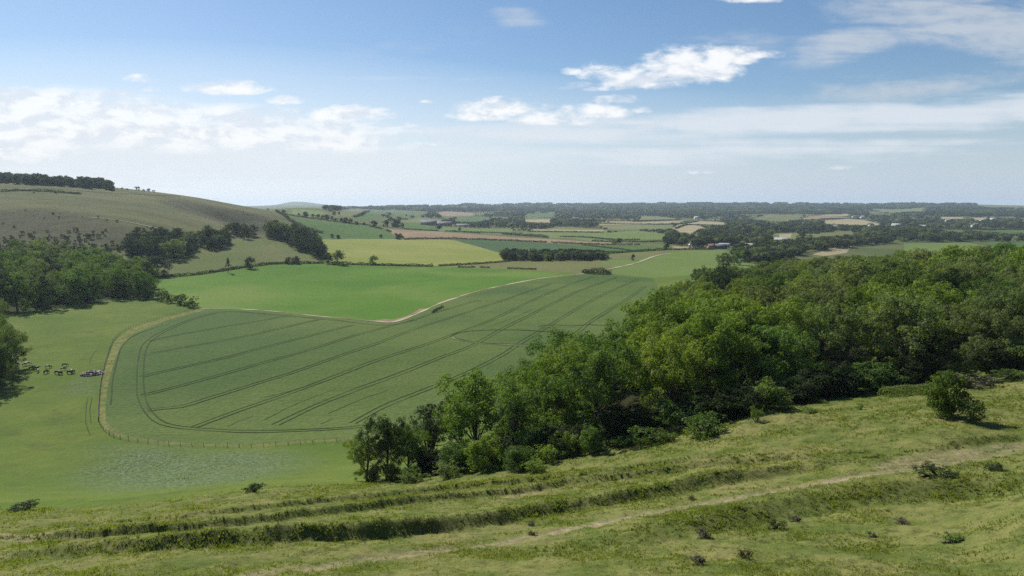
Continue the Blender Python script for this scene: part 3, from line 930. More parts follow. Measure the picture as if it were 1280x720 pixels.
def bush_proto(seed, H=2.0, wid=2.6, nb=16, per=160, leaf=0.16, mat='leaf_green', stems=True):
    rng = np.random.default_rng(seed)
    B = []
    for i in range(nb):
        a = rng.uniform(0, 6.283); k = math.sqrt(rng.random()) * 0.36
        r = wid * rng.uniform(0.13, 0.22)
        z = rng.uniform(0.12, 1 - 0.8 * k) * H
        B.append((np.array([math.cos(a) * wid * k, math.sin(a) * wid * k, min(z, H - r * .7)]), r))
    cr = clumps_to_mesh('foliage', sprays(B, 6, .45, rng), per, leaf, rng, M[mat], rnd=.9, inner=0.35)
    mb = MB()
    for i in range(6):
        e = B[rng.integers(len(B))][0]
        mb.tube(spline([np.array([rng.normal() * .12, rng.normal() * .12, -0.1]), e * np.array([.6, .6, .5]), e], 0.4), [0.05, 0.035, 0.03, 0.02][0], 4)
    return mb.mesh('stem', [M['bark']]), cr


NEAR = [tree_proto(100 + i, H=12.5, wid=w, cb=cbb * .5, skirt=9, sub_k=8, nb=48, per=125, leaf=0.26, br=(0.12, 0.19), limbs=18, stems=st) for i, (w, cbb, st) in enumerate([(9.5, .10, 1), (8.5, .16, 2), (10.5, .08, 1), (8.0, .05, 2)])]
OPEN = [tree_proto(140 + i, H=12.5, wid=9.0, cb=.16, sub_k=7, nb=46, per=85, leaf=0.27, br=(0.10, 0.17), limbs=30, stems=3, open_=.75, lean=.6) for i in range(2)]
MIDT = [tree_proto(200 + i, H=12.5, wid=w, cb=.03, skirt=11, sub_k=7, nb=46, per=66, leaf=0.37, br=(0.12, 0.2), limbs=8) for i, w in enumerate([9.5, 8.5, 10.5, 9.0, 11.0])]
FART = [tree_proto(300 + i, H=12.5, wid=w, cb=.04, skirt=8, nb=30, per=16, leaf=0.95, br=(0.14, 0.22), limbs=5) for i, w in enumerate([10, 9, 11.5, 8.0])]
CONE = [tree_proto(340 + i, H=12.0, wid=6.0, cb=.05, nb=36, per=24, leaf=0.6, br=(0.13, 0.2), limbs=4, cone=.75) for i in range(2)]


def set_mat(o, key):
    o.material_slots[0].link = 'OBJECT'
    o.material_slots[0].material = M[key]


def put_tree(proto, xy, h, mat, name, label, group, cat='tree', wide=1.0, rng=RNG, ref=12.5):
    x, y = xy
    s = h / ref
    sx = s * wide
    root = empty(name, (x, y, float(ground(np.array([x]), np.array([y]))[0]) - 0.1), rng.uniform(0, 6.28), (sx, sx, s))
    tag(root, label, cat, group)
    tr = link('trunk', proto[0], root)
    cr = link('crown', proto[1], root)
    set_mat(cr, mat)
    return root


def poisson(P, d, rng, tries=9000, jitter=0.25, keep=None):
    """scattered points inside outline P about d apart (d may depend on y)"""
    lo, hi = P.min(0), P.max(0)
    pts = []
    cell = {}
    for _ in range(tries):
        p = lo + rng.random(2) * (hi - lo)
        dd = d(p) if callable(d) else d
        if keep is not None and not keep(p): continue
        g = (int(p[0] // 8), int(p[1] // 8))
        bad = False
        for i in (-1, 0, 1, -2, 2):
            for j in (-1, 0, 1, -2, 2):
                for q in cell.get((g[0] + i, g[1] + j), ()):
                    if (q[0] - p[0]) ** 2 + (q[1] - p[1]) ** 2 < dd * dd: bad = True; break
                if bad: break
            if bad: break
        if bad: continue
        if not inside(np.array([p[0]]), np.array([p[1]]), P)[0]: continue
        pts.append(p); cell.setdefault(g, []).append(p)
    return np.array(pts)


def u_of(p): return 640 + F * p[0] / p[1]


ORD = ['first', 'second', 'third', 'fourth', 'fifth', 'sixth', 'seventh', 'eighth', 'ninth', 'tenth', 'eleventh', 'twelfth', 'thirteenth', 'fourteenth', 'fifteenth', 'sixteenth', 'seventeenth', 'eighteenth', 'nineteenth', 'twentieth',
       'twenty-first', 'twenty-second', 'twenty-third', 'twenty-fourth', 'twenty-fifth', 'twenty-sixth', 'twenty-seventh', 'twenty-eighth', 'twenty-ninth', 'thirtieth'] + [f'{a}-{b}' for a in ('thirty', 'forty', 'fifty', 'sixty', 'seventy', 'eighty') for b in ('first', 'second', 'third', 'fourth', 'fifth', 'sixth', 'seventh', 'eighth', 'ninth')]

# ---- the wood on the spur
rw = np.random.default_rng(5)
W_PTS = poisson(WOOD_BIG, lambda p: 7.6 + min(2.2, max(0, (p[1] - 110) / 90)), rw, 14000, keep=lambda p: 400 < u_of(p) < 1335 and p[1] > 60)
edge = np.vstack([WOOD_BIG, WOOD_BIG[:1]])
front_line = WOOD_BIG[15:]           # edge towards the grassy slope
crop_line = WOOD_BIG[:11]
df = np.abs(seg_dist(W_PTS[:, 0], W_PTS[:, 1], np.vstack([front_line, WOOD_BIG[:1]]))[0])
dc = np.abs(seg_dist(W_PTS[:, 0], W_PTS[:, 1], crop_line)[0])
order = np.argsort(np.hypot(W_PTS[:, 0], W_PTS[:, 1]))
N_IND = 205
COLWORD = {'leaf_green': 'mid green', 'leaf_yellow': 'yellow-green', 'leaf_grey': 'pale grey-green', 'leaf_dark': 'dark green', 'leaf_gold': 'golden green'}
GREY_C = ground_at([(1180, 380)])[0]
front_n = crop_n = 0
wood_rest = []
gold = gpt(926, 425)
names_front = []
plan = []
for rank, i in enumerate(order):
    p = W_PTS[i]; u = u_of(p)
    q = rw.random()
    g = fbm(np.array([p[0] * .02]), np.array([p[1] * .02]), 77)[0]
    if u > 960 and q < (0.38 if u > 1010 else .2) + 0.5 * max(0, g + .2): mt = 'leaf_grey'
    elif q > 0.90: mt = 'leaf_dark'
    elif q + g * 0.8 > 0.54: mt = 'leaf_yellow'
    else: mt = 'leaf_green'
    h = rw.uniform(9.4, 14.2) * (0.95 if p[1] < 95 else 1.0) * (0.88 if dc[i] < 9 else 1.0)
    if p[0] < -9 and p[1] < 93: h *= .66; mt = 'leaf_green'
    plan.append((rank, i, p, mt, h))
# one golden crown and a dark pair stand out in the canopy
gi = min(plan, key=lambda a: abs(u_of(a[2]) - 930) + abs(a[2][1] - 150) * 2)
di = sorted(plan, key=lambda a: abs(u_of(a[2]) - 900) + abs(a[2][1] - 290))[:3]
for k in sorted(plan, key=lambda a: u_of(a[2])):
    rank, i, p, mt, h = k
    y = p[1]
    nearp = y < 150
    if k is gi:
        put_tree(NEAR[0], p, 14.5, 'leaf_gold', 'woodland_tree', 'bright golden-green tree standing out in the middle of the wood', 'trees of the wood on the spur'); continue
    if any(k is d for d in di):
        h *= 1.12; mt = 'leaf_dark'
    if rank >= N_IND and not any(k is d for d in di):
        wood_rest.append((p, mt, h)); continue
    cw = COLWORD[mt]
    if df[i] < 6.5 and y < 125:
        pr = OPEN[rw.integers(2)] if (60 < (u_of(p) - 620) < 190 and rw.random() < .65) else NEAR[rw.integers(4)]
        lab = f'{cw} tree, {ORD[front_n]} along the wood edge above the grassy slope, from the wheat end'; front_n += 1
        grp = 'front row trees of the wood'
    elif dc[i] < 6.5:
        pr = (OPEN if rw.random() < .3 else NEAR)[rw.integers(2)] if nearp else MIDT[rw.integers(5)]
        lab = f'{cw} tree, {ORD[crop_n]} along the wood edge beside the wheat field'; crop_n += 1
        grp = 'trees of the wood beside the wheat field'
    else:
        pr = NEAR[rw.integers(4)] if nearp else MIDT[rw.integers(5)]
        where = 'just behind the front row of the wood' if df[i] < 20 and y < 140 else ('in the middle of the wood' if y < 190 else 'in the far part of the wood')
        size = 'tall' if h > 13.4 else ('low' if h < 12 else 'medium')
        lab = f'{size} {cw} tree crown {where}'
        grp = f'{size} {cw} trees {where}'
    put_tree(pr, p, h, mt, 'woodland_tree', lab, grp, wide=rw.uniform(.9, 1.12), rng=rw)


def bake_trees(name, items, protos, kindtag=True, leafmats=None, label=None):
    """many far trees as one object"""
    VV = []; QQ = []; tint = []; cl = []; mi = []; n = 0
    mats = list(dict.fromkeys(m for _, m, _ in items))
    cache = {}
    rng = np.random.default_rng(len(items))
    for p, mt, h in items:
        pi = rng.integers(len(protos))
        if pi not in cache:
            me = protos[pi][1]
            co = np.empty(len(me.vertices) * 3, np.float32); me.vertices.foreach_get('co', co)
            tt = np.empty(len(me.vertices), np.float32); me.attributes['tint'].data.foreach_get('value', tt)
            cc = np.empty(len(me.vertices), np.float32); me.attributes['clump'].data.foreach_get('value', cc)
            cache[pi] = (co.reshape(-1, 3).astype(float), tt, cc)
        co, tt, cc = cache[pi]
        a = rng.uniform(0, 6.28); s = h / 12.5; w = s * rng.uniform(.9, 1.2)
        V = np.stack([(co[:, 0] * math.cos(a) - co[:, 1] * math.sin(a)) * w + p[0], (co[:, 0] * math.sin(a) + co[:, 1] * math.cos(a)) * w + p[1], co[:, 2] * s + p[2]], -1)
        VV.append(V); tint.append(tt); cl.append(np.clip(cc * .6 + rng.random() * .4, 0, 1))
        QQ.append(np.arange(len(V)).reshape(-1, 4) + n); n += len(V)
        mi.append(np.full(len(V) // 4, mats.index(mt)))
    me = mesh_np(name, np.vstack(VV), np.vstack(QQ), [M[m] for m in mats], np.concatenate(mi), dict(tint=np.concatenate(tint), clump=np.concatenate(cl)))
    print(name, len(items), 'trees', n // 4, 'leaves')
    o = link(name, me)
    return tag(o, label, None, None, 'stuff')


def with_z(ps): return np.c_[ps, ground0(ps[:, 0], ps[:, 1]) - 0.2]


if wood_rest:
    zz = with_z(np.array([w[0] for w in wood_rest]))
    bake_trees('far_canopy', [(z, w[1], w[2]) for z, w in zip(zz, wood_rest)], MIDT)
print('wood', len(W_PTS), 'rest', len(wood_rest), 'front', front_n, 'crop', crop_n)

# ---- the wood and the clump at the pasture's side
rl = np.random.default_rng(8)
L_PTS = poisson(WOOD_LEFT, 11.0, rl, 5000, keep=lambda p: u_of(p) > -45)
dl = np.abs(seg_dist(L_PTS[:, 0], L_PTS[:, 1], WOOD_LEFT[:10])[0])
cnt = 0
rest = []
lo_ = np.argsort(-np.array([u_of(p) for p in L_PTS]))
for i in lo_:
    p = L_PTS[i]
    mt = ['leaf_green', 'leaf_grey', 'leaf_dark', 'leaf_green'][rl.integers(4)]
    h = rl.uniform(14.5, 19.0)
    if dl[i] < 7:
        lab = f'{COLWORD[mt]} tree, {ORD[cnt]} along the edge of the wood beyond the cattle'; cnt += 1; grp = 'edge trees of the wood beyond the cattle'
    else:
        size = 'tall' if h > 17 else 'lower'
        lab = f'{size} {COLWORD[mt]} tree inside the wood beyond the cattle'; grp = f'{size} {COLWORD[mt]} trees inside the wood beyond the cattle'
    put_tree(MIDT[rl.integers(5)], p, h, mt, 'woodland_tree', lab, grp, wide=rl.uniform(.85, 1.1), rng=rl)
C_PTS = poisson(WOOD_CLUMP, 8.5, rl, 3000, keep=lambda p: u_of(p) > -40)
cc_ = 0
for p in C_PTS[np.argsort(C_PTS[:, 1])]:
    mt = ['leaf_grey', 'leaf_green', 'leaf_grey'][rl.integers(3)]
    put_tree(NEAR[rl.integers(4)], p, rl.uniform(13, 17), mt, 'woodland_tree', f'{COLWORD[mt]} tree, {ORD[cc_]} in depth of the clump beside the cattle herd', 'trees of the clump beside the cattle', wide=rl.uniform(.8, .95), rng=rl); cc_ += 1
print('left', len(L_PTS), 'edge', cnt, 'clump', len(C_PTS))

# ---- single trees and small groups in the middle distance: (u, v of the foot, height px, width factor, kind, material, label)
SINGLES = [
    (197, 344, 24, 1.45, 'M', 'leaf_dark', 'round dark tree at the corner of the bright green field'),
    (285, 341, 20, .75, 'C', 'leaf_dark', 'cone shaped dark tree in the hedge above the bright green field'),
    (311, 335, 15, 1.25, 'M', 'leaf_dark', 'round hedge tree next to the cone shaped one'),
    (360, 329.5, 9, 1.1, 'M', 'leaf_dark', 'small low tree in the hedge, nearer of a touching pair'),
    (369, 329.5, 9.5, 1.1, 'M', 'leaf_dark', 'small rounded tree in the hedge, farther of a touching pair'),
    (411, 329.5, 15, 1.1, 'M', 'leaf_dark', 'grey-dark tree at the foot of the big dark group'),
    (422, 330.5, 18, 1.05, 'M', 'leaf_grey', 'tallest tree of the pair at the barley field corner'),
    (466, 330.5, 12, 1.35, 'M', 'leaf_green', 'lone spreading tree on the hedge below the barley field'),
    (791, 325.5, 8.5, .8, 'M', 'leaf_dark', 'small lone tree beside the pale farm track'),
    (476, 297.3, 5, 1.0, 'M', 'leaf_dark', 'tiny tree on the barley field far edge'),
    (904, 333, 17, 1.2, 'M', 'leaf_green', 'leafy tree at the near end of the row beyond the wood'),
    (918, 331, 19, 1.3, 'M', 'leaf_green', 'broad green tree beyond the wood, second of its row'),
    (932, 328, 16, 1.2, 'M', 'leaf_dark', 'dark tree beyond the wood, third of its row'),
    (945, 327, 18, 1.2, 'M', 'leaf_grey', 'greyish tree beyond the wood, fourth of its row'),
    (957, 325, 16, 1.2, 'M', 'leaf_dark', 'dark tree beyond the wood, last of its row'),
    (774, 303.5, 6, 1.2, 'M', 'leaf_dark', 'dark bushy tree on a far hedge in the plain'),
    (767, 305.5, 5.5, 1.6, 'M', 'leaf_grey', 'greyish spreading tree on a far hedge in the plain'),
    (833, 311.5, 8, 1.3, 'M', 'leaf_dark', 'dark tree at the corner of the light green field'),
    (575, 289, 5, 1.3, 'M', 'leaf_dark', 'round tree above the brown field hedge'),
    (498, 299, 6, 1.2, 'M', 'leaf_dark', 'round bush-like tree at the tip of the brown field'),
    (390, 297, 5, 1.2, 'M', 'leaf_dark', 'first small tree above the barley field corner'),
    (415, 297.5, 5.5, 1.2, 'M', 'leaf_dark', 'second small tree above the barley field corner'),
    (422.5, 298, 4.5, 1.2, 'M', 'leaf_dark', 'third small tree above the barley field corner'),
]


def px_h(u, v, hp):
    g = gpt(u, v)
    return g, hp / F * g[1]


for u, v, hp, wd, mt, lab in [(459, 601, 62, 1.0, 'leaf_yellow', 'small light green tree outermost at the tip of the wood by the wheat'), (482, 601, 88, .8, 'leaf_dark', 'dark ivy-clad tree second from the tip of the wood by the wheat')]:
    g, h = px_h(u, v, hp)
    put_tree(NEAR[1], g[:2], h, mt, 'woodland_tree', lab, 'front row trees of the wood', wide=wd, rng=rl)
for u, v, hp, wd, kd, mt, lab in SINGLES:
    g, h = px_h(u, v, hp)
    pr = CONE[0] if kd == 'C' else (MIDT[int(u) % 5] if g[1] < 650 else FART[int(u) % 4])
    put_tree(pr, g[:2], h, mt, 'broadleaf_tree' if kd != 'C' else 'conical_tree', lab, 'single trees about the fields', wide=wd, rng=rl, ref=12.5 if kd != 'C' else 12)

GROUPS = [
    # outline px, spacing, height m, group phrase
    ([(160, 314), (176, 324), (205, 324), (236, 321), (246, 309), (236, 302), (200, 300), (176, 304)], 9.5, (11, 15), 'dark trees in the broad group on the hill pasture', 'tree in the broad dark group on the hill pasture'),
    ([(243, 309), (262, 313), (286, 309), (284, 301), (262, 299), (246, 302)], 9.5, (10, 14), 'trees in the second group on the hill pasture', 'tree in the second group on the hill pasture'),
    ([(280, 295), (300, 299), (322, 298), (316, 292), (290, 290)], 12.0, (10, 13), 'trees at the mouth of the shaded coombe', 'tree at the mouth of the shaded coombe'),
    ([(333, 297), (350, 302), (372, 312), (398, 324), (407, 322), (396, 309), (366, 297), (345, 293)], 11.0, (13, 18), 'big dark trees beside the barley field', 'big dark tree beside the barley field'),
]
for px, d, hh, grp, lab in GROUPS:
    G = gpoly(px)
    ps = poisson(G, d, rl, 2500)
    ps = ps[np.argsort(ps[:, 1])][:26]
    for k, p in enumerate(ps):
        mt = ['leaf_dark', 'leaf_dark', 'leaf_dark', 'leaf_grey'][rl.integers(4)]
        put_tree(MIDT[rl.integers(5)], p, rl.uniform(*hh), mt, 'broadleaf_tree', f'{ORD[k]} {lab}, counting from the nearest', grp, wide=rl.uniform(.95, 1.25), rng=rl)
    print(grp, len(ps))
# hedgerow trees beyond the slope field
ROW = [(355, 266.5, 5), (374, 270, 4), (381.5, 271, 6.5), (391, 272, 5), (397, 272.5, 5.5), (403, 273.5, 5), (408, 274.5, 6.5), (415, 275.5, 5.5), (420, 277, 5), (427, 278, 6), (432, 279, 7), (439, 280, 7), (446, 281, 5), (455, 281.5, 4), (418, 268.5, 4), (423.5, 268.5, 4)]
for k, (u, v, hp) in enumerate(ROW):
    g, h = px_h(u, v, hp)
    put_tree(FART[k % 4], g[:2], h, 'leaf_dark', 'hedgerow_tree', f'{ORD[k]} tree of the hedge row above the far green slope', 'hedgerow trees above the far slope', wide=1.25, rng=rl)
for k, (u, v, hp) in enumerate([(468, 283, 8), (482, 283.5, 9), (496, 284.5, 10), (503, 284.5, 6)]):
    g, h = px_h(u, v, hp)
    put_tree(FART[k % 4], g[:2], h, 'leaf_dark', 'hedgerow_tree', f'{ORD[k]} of the four big trees above the brown field', 'big trees above the brown field', wide=1.3, rng=rl)

# conifer plantation
P_PTS = poisson(PLANTATION, 5.0, rl, 9000, keep=lambda p: u_of(p) > 628)
P_PTS = P_PTS[np.argsort(P_PTS[:, 1])][:190]
for k, p in enumerate(P_PTS):
    fr = k < 22
    mt = 'leaf_dark' if rl.random() < .85 else 'leaf_grey'
    r = put_tree(CONE[k % 2] if k % 5 == 0 else FART[k % 4], p, rl.uniform(5.6, 7.6), mt, 'conifer', (f'dark conifer in the front rank of the block plantation, {ORD[k]} from the nearest' if fr else 'dark conifer inside the block plantation beyond the wheat'), 'conifers in the front rank' if fr else 'conifers inside the plantation', wide=1.1 if k % 5 == 0 else 1.25, rng=rl, ref=12)
print('plantation', len(P_PTS))

# ---- bushes
BSH = [bush_proto(400 + i, 2.0, 2.6, nb=18, per=330, leaf=0.15) for i in range(3)]
BIGB = [bush_proto(420 + i, 4.0, 4.2, nb=40, per=300, leaf=0.19) for i in range(3)]
LOWB = [bush_proto(440 + i, 0.6, 1.0, nb=16, per=1900, leaf=0.06) for i in range(3)]
MIDB = [bush_proto(460 + i, 3.0, 3.6, nb=12, per=26, leaf=0.5) for i in range(3)]


def put_bush(protos, ref_h, ref_w, uv, hp, wp, mat, name, label, group, cat='bush', k=0, rng=rl):
    g = gpt(*uv)
    h = hp / F * g[1]; w = wp / F * g[1]
    z = float(ground(np.array([g[0]]), np.array([g[1]]))[0])
    root = empty(name, (g[0], g[1], z - 0.04), rng.uniform(0, 6.28), (w / ref_w, w / ref_w, h / ref_h))
    tag(root, label, cat, group)
    pr = protos[k % len(protos)]
    link('stem', pr[0], root)
    f = link('foliage', pr[1], root); set_mat(f, mat)
    return root


NEARBUSH = [
    (BIGB, 4.0, 4.2, (1180, 520), 62, 52, 'leaf_green', 'big round bush alone on the grassy slope before the wood'),
    (BSH, 2.0, 2.6, (1211, 528), 30, 38, 'leaf_grey', 'low spreading bush leaning against the big round bush'),
    (BIGB, 4.0, 4.2, (606, 590), 50, 56, 'leaf_yellow', 'light green small tree-like bush at the slope edge with a shadow beside it'),
    (BIGB, 4.0, 4.2, (650, 588), 34, 46, 'leaf_green', 'green bush between the tree-like bush and the dark round bush'),
    (BSH, 2.0, 2.6, (680, 580), 26, 40, 'leaf_yellow', 'light yellow-green bush in the scrub along the wood'),
    (BIGB, 4.0, 4.2, (706, 571), 34, 44, 'leaf_yellow', 'taller yellow-green bush next to the dark round bush'),
    (BIGB, 4.0, 4.2, (738, 567), 36, 34, 'leaf_green', 'dark round bush at the end of the scrub, pointing onto the slope'),
    (BSH, 2.0, 2.6, (664, 592), 18, 40, 'leaf_yellow', 'low bright bush at the foot of the scrub'),
    (BSH, 2.0, 2.6, (778, 559), 18, 36, 'leaf_green', 'low green bush in the middle of the scrub strip'),
    (BSH, 2.0, 2.6, (808, 556), 26, 50, 'leaf_green', 'broad olive bush in the middle of the scrub strip'),
    (BSH, 2.0, 2.6, (832, 552), 16, 34, 'leaf_green', 'small olive bush at the tip of the scrub strip'),
    (BSH, 2.0, 2.6, (886, 544), 30, 62, 'leaf_green', 'long low bush standing free on the slope below the wood'),
    (BSH, 2.0, 2.6, (870, 546), 20, 32, 'leaf_yellow', 'end part bush beside the long low bush on the slope'),
    (BSH, 2.0, 2.6, (945, 527), 21, 20, 'leaf_green', 'small upright bush alone in front of the dark wood edge'),
    (BSH, 2.0, 2.6, (1014, 516), 8, 26, 'leaf_green', 'tiny low bush in front of the dark wood edge'),
    (BSH, 2.0, 2.6, (1075, 512), 9, 10, 'leaf_green', 'tiny upright bush near the bank before the wood'),
    (BSH, 2.0, 2.6, (33, 640), 14, 44, 'leaf_dark', 'dark sprawling bush at the lip of the slope above the pasture'),
    (BSH, 2.0, 2.6, (317, 616), 14, 30, 'leaf_dark', 'small dark bush at the lip of the slope below the rough patch'),
    (BSH, 2.0, 2.6, (1214, 484), 22, 60, 'leaf_dead', 'bare purple-grey brushwood thicket behind the big round bush'),
    (BSH, 2.0, 2.6, (1200, 474), 22, 44, 'leaf_yellow', 'bright green bush behind the bare brushwood at the wood edge'),
    (BSH, 2.0, 2.6, (1262, 474), 14, 50, 'leaf_green', 'green undergrowth bush by the wood edge past the brushwood'),
    (BSH, 2.0, 2.6, (560, 598), 24, 40, 'leaf_grey', 'grey-green bush under the front trees of the wood'),
    (BSH, 2.0, 2.6, (520, 602), 20, 44, 'leaf_green', 'green bush at the foot of the corner trees'),
    (BSH, 2.0, 2.6, (490, 604), 26, 24, 'leaf_dark', 'dark upright bush under the corner tree of the wood'),
    (BSH, 2.0, 2.6, (466, 603), 24, 22, 'leaf_dark', 'dark narrow bush outermost at the wood corner'),
]
for k, (pr, rh, rwid, uv, hp, wp, mt, lab) in enumerate(NEARBUSH):
    put_bush(pr, rh, rwid, uv, hp, wp, mt, 'bush', lab, 'bushes along the slope', k=k)
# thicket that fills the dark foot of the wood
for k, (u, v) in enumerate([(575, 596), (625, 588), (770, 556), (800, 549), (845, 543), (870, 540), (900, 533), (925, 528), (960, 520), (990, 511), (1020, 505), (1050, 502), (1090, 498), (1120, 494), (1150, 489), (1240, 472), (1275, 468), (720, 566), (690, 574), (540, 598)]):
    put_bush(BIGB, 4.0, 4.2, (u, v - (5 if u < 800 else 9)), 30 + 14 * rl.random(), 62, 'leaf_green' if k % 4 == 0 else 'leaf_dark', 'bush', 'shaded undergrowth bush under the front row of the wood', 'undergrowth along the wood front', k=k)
# hedge-corner bushes of the bright field
for k, (u, v, hp, wp, lab) in enumerate([(203, 376, 15, 24, 'largest'), (215, 379, 13, 20, 'second'), (227, 381, 14, 20, 'third'), (242, 384.5, 14, 18, 'last, lone'), (234, 383, 8, 12, 'smallest')]):
    put_bush(MIDB, 3.0, 3.6, (u, v), hp, wp, 'leaf_green', 'bush', f'{lab} bush of the row at the near corner of the bright field', 'bushes at the bright field corner', k=k)
# scrub on the hill flank
S_PTS = poisson(SCRUB, 5.6, rl, 7000, keep=lambda p: u_of(p) > -25)
S_PTS = np.array([p for p in S_PTS if rl.random() < 0.06 + 0.94 * np.clip((604 - p[1]) / 70, 0, 1)])
S_PTS = S_PTS[np.argsort(S_PTS[:, 1])][:285]
for k, p in enumerate(S_PTS):
    h = rl.uniform(1.4, 4.6) if p[1] < 600 else rl.uniform(.8, 2.2)
    root = empty('scrub_bush', (p[0], p[1], float(ground0(p[:1], p[1:])[0]) - .05), rl.uniform(0, 6.28), (h / 3 * 1.1, h / 3 * 1.1, h / 3))
    big = h > 3
    tag(root, ('large' if big else 'small') + ' dark bush dotted over the scrubby flank of the hill', 'bush', ('large' if big else 'small') + ' bushes on the hill flank')
    f = link('foliage', MIDB[k % 3][1], root); set_mat(f, 'leaf_far' if k % 5 else 'leaf_dark')
print('scrub', len(S_PTS))
for k, (u, v, hp) in enumerate([(42, 241.5, 2), (70, 242, 2.5), (146, 277.5, 3), (153, 236.5, 2.5), (159, 237.5, 2.5), (172, 238, 5), (179, 239, 3), (186, 239, 4), (192, 240.5, 3), (335, 262.5, 2.5), (66, 268, 3)]):
    g, h = px_h(u, v, hp)
    root = empty('hill_bush', (g[0], g[1], g[2] - .05), k, (h / 3 * 1.2, h / 3 * 1.2, h / 3))
    tag(root, f'{ORD[k]} of the lone bushes high on the bare hill, counting along the crest', 'bush', 'lone bushes on the bare hill')
    f = link('foliage', MIDB[k % 3][1], root); set_mat(f, 'leaf_far')
# ant-hill tussocks and weed clumps on the near slope
for k, (u, v, hp, wp, mt, lab) in enumerate([
        (875, 704, 17, 30, 'leaf_dead', 'grey dead tussock, largest on the near turf'), (931, 697, 14, 28, 'bank', 'dark green weed clump beside the large grey tussock'), (880, 673, 14, 26, 'leaf_dead', 'brown-grey tussock on the dark bank below the worn path'),
        (664, 657, 9, 22, 'leaf_dead', 'pale grey tussock between the big bank and the worn path'), (666, 669, 8, 16, 'bank', 'dark tussock touching the worn path'), (972, 662, 14, 28, 'bank', 'dark tussock at the lower corner of the weedy bank'),
        (996, 652, 10, 24, 'leaf_dead', 'brown tussock on the weedy bank'), (1128, 656, 9, 26, 'leaf_dead', 'grey tussock on the turf below the weedy bank'), (1090, 670, 8, 18, 'leaf_dead', 'reddish brown tussock low on the turf'),
        (1190, 676, 16, 44, 'leaf_green', 'sprawling dark weed patch near the lower corner of the turf'), (1168, 607, 16, 60, 'leaf_hedge', 'broad dark bramble patch on the weedy bank'), (1243, 596, 13, 34, 'leaf_hedge', 'dark bramble patch at the upper end of the weedy bank'),
        (864, 628, 6, 18, 'bank', 'small dark tuft beside the worn path'), (794, 564, 5, 10, 'leaf_dead', 'small brown tuft on the turf below the scrub strip')]):
    put_bush(LOWB, 0.6, 0.9, (u, v), hp * .82, wp * .85, mt, 'tussock', lab, 'tussocks and weed clumps on the near slope', 'tussock', k=k)


# ---- hedges
def hedge(px, h, w, label, group='hedges between the fields', mat='leaf_hedge', leaf=None, gaps=0.0, dens=1.0, seed=0, world=None, vary=0.35):
    L = spline(ground_at(px)[:, :2] if world is None else world, 3.0)
    rng = np.random.default_rng(seed + 900)
    D = np.hypot(L[:, 0], L[:, 1]).mean()
    leaf = leaf or max(0.22, D * 0.0013)
    seg = np.linalg.norm(np.diff(L, axis=0), axis=1); T = seg.sum()
    per = dens * 2.4 * (h * 2 + w) / (leaf * leaf)
    n = int(min(60000, T * per))
    cum = np.r_[0, np.cumsum(seg)]
    s = rng.uniform(0, T, n)
    x = np.interp(s, cum, L[:, 0]); y = np.interp(s, cum, L[:, 1])
    hn = 1 + vary * fbm(s / (2.2 * h), s * 0 + seed, 15) * 1.6
    if gaps:
        gk = vnoise(s / (6 * h), s * 0 + seed * 3.1, 25) > -1 + 2 * gaps
    else: gk = np.ones(n, bool)
    a = rng.uniform(0, 2 * math.pi, n); q = np.sqrt(rng.uniform(.35, 1.1, n))
    j = np.clip(np.searchsorted(cum, s) - 1, 0, len(seg) - 1)
    d = np.diff(L, axis=0)[j] / seg[j][:, None]
    off = np.cos(a) * q * w * .5 * hn
    zz = (0.5 + 0.5 * np.sin(a) * q) * h * hn
    X_ = x - d[:, 1] * off; Y_ = y + d[:, 0] * off
    C = np.stack([X_, Y_, ground0(X_, Y_) + np.maximum(zz, .05)], -1)[gk]
    N = np.stack([-d[:, 1] * np.cos(a), d[:, 0] * np.cos(a), np.sin(a) + .3], -1)[gk] + rng.normal(size=(gk.sum(), 3)) * .5
    N /= np.linalg.norm(N, axis=1)[:, None]
    V, Q = leaf_quads(C, N, leaf, rng)
    cl = np.repeat(np.clip(.5 + .5 * vnoise(s[gk] / 3, s[gk] * 0, 5), 0, 1), 4)
    me = mesh_np('hedge', V, Q, [M[mat]], None, dict(tint=np.repeat(rng.random(len(C)), 4), clump=cl))
    return tag(link('hedge', me), label, 'hedge', group)


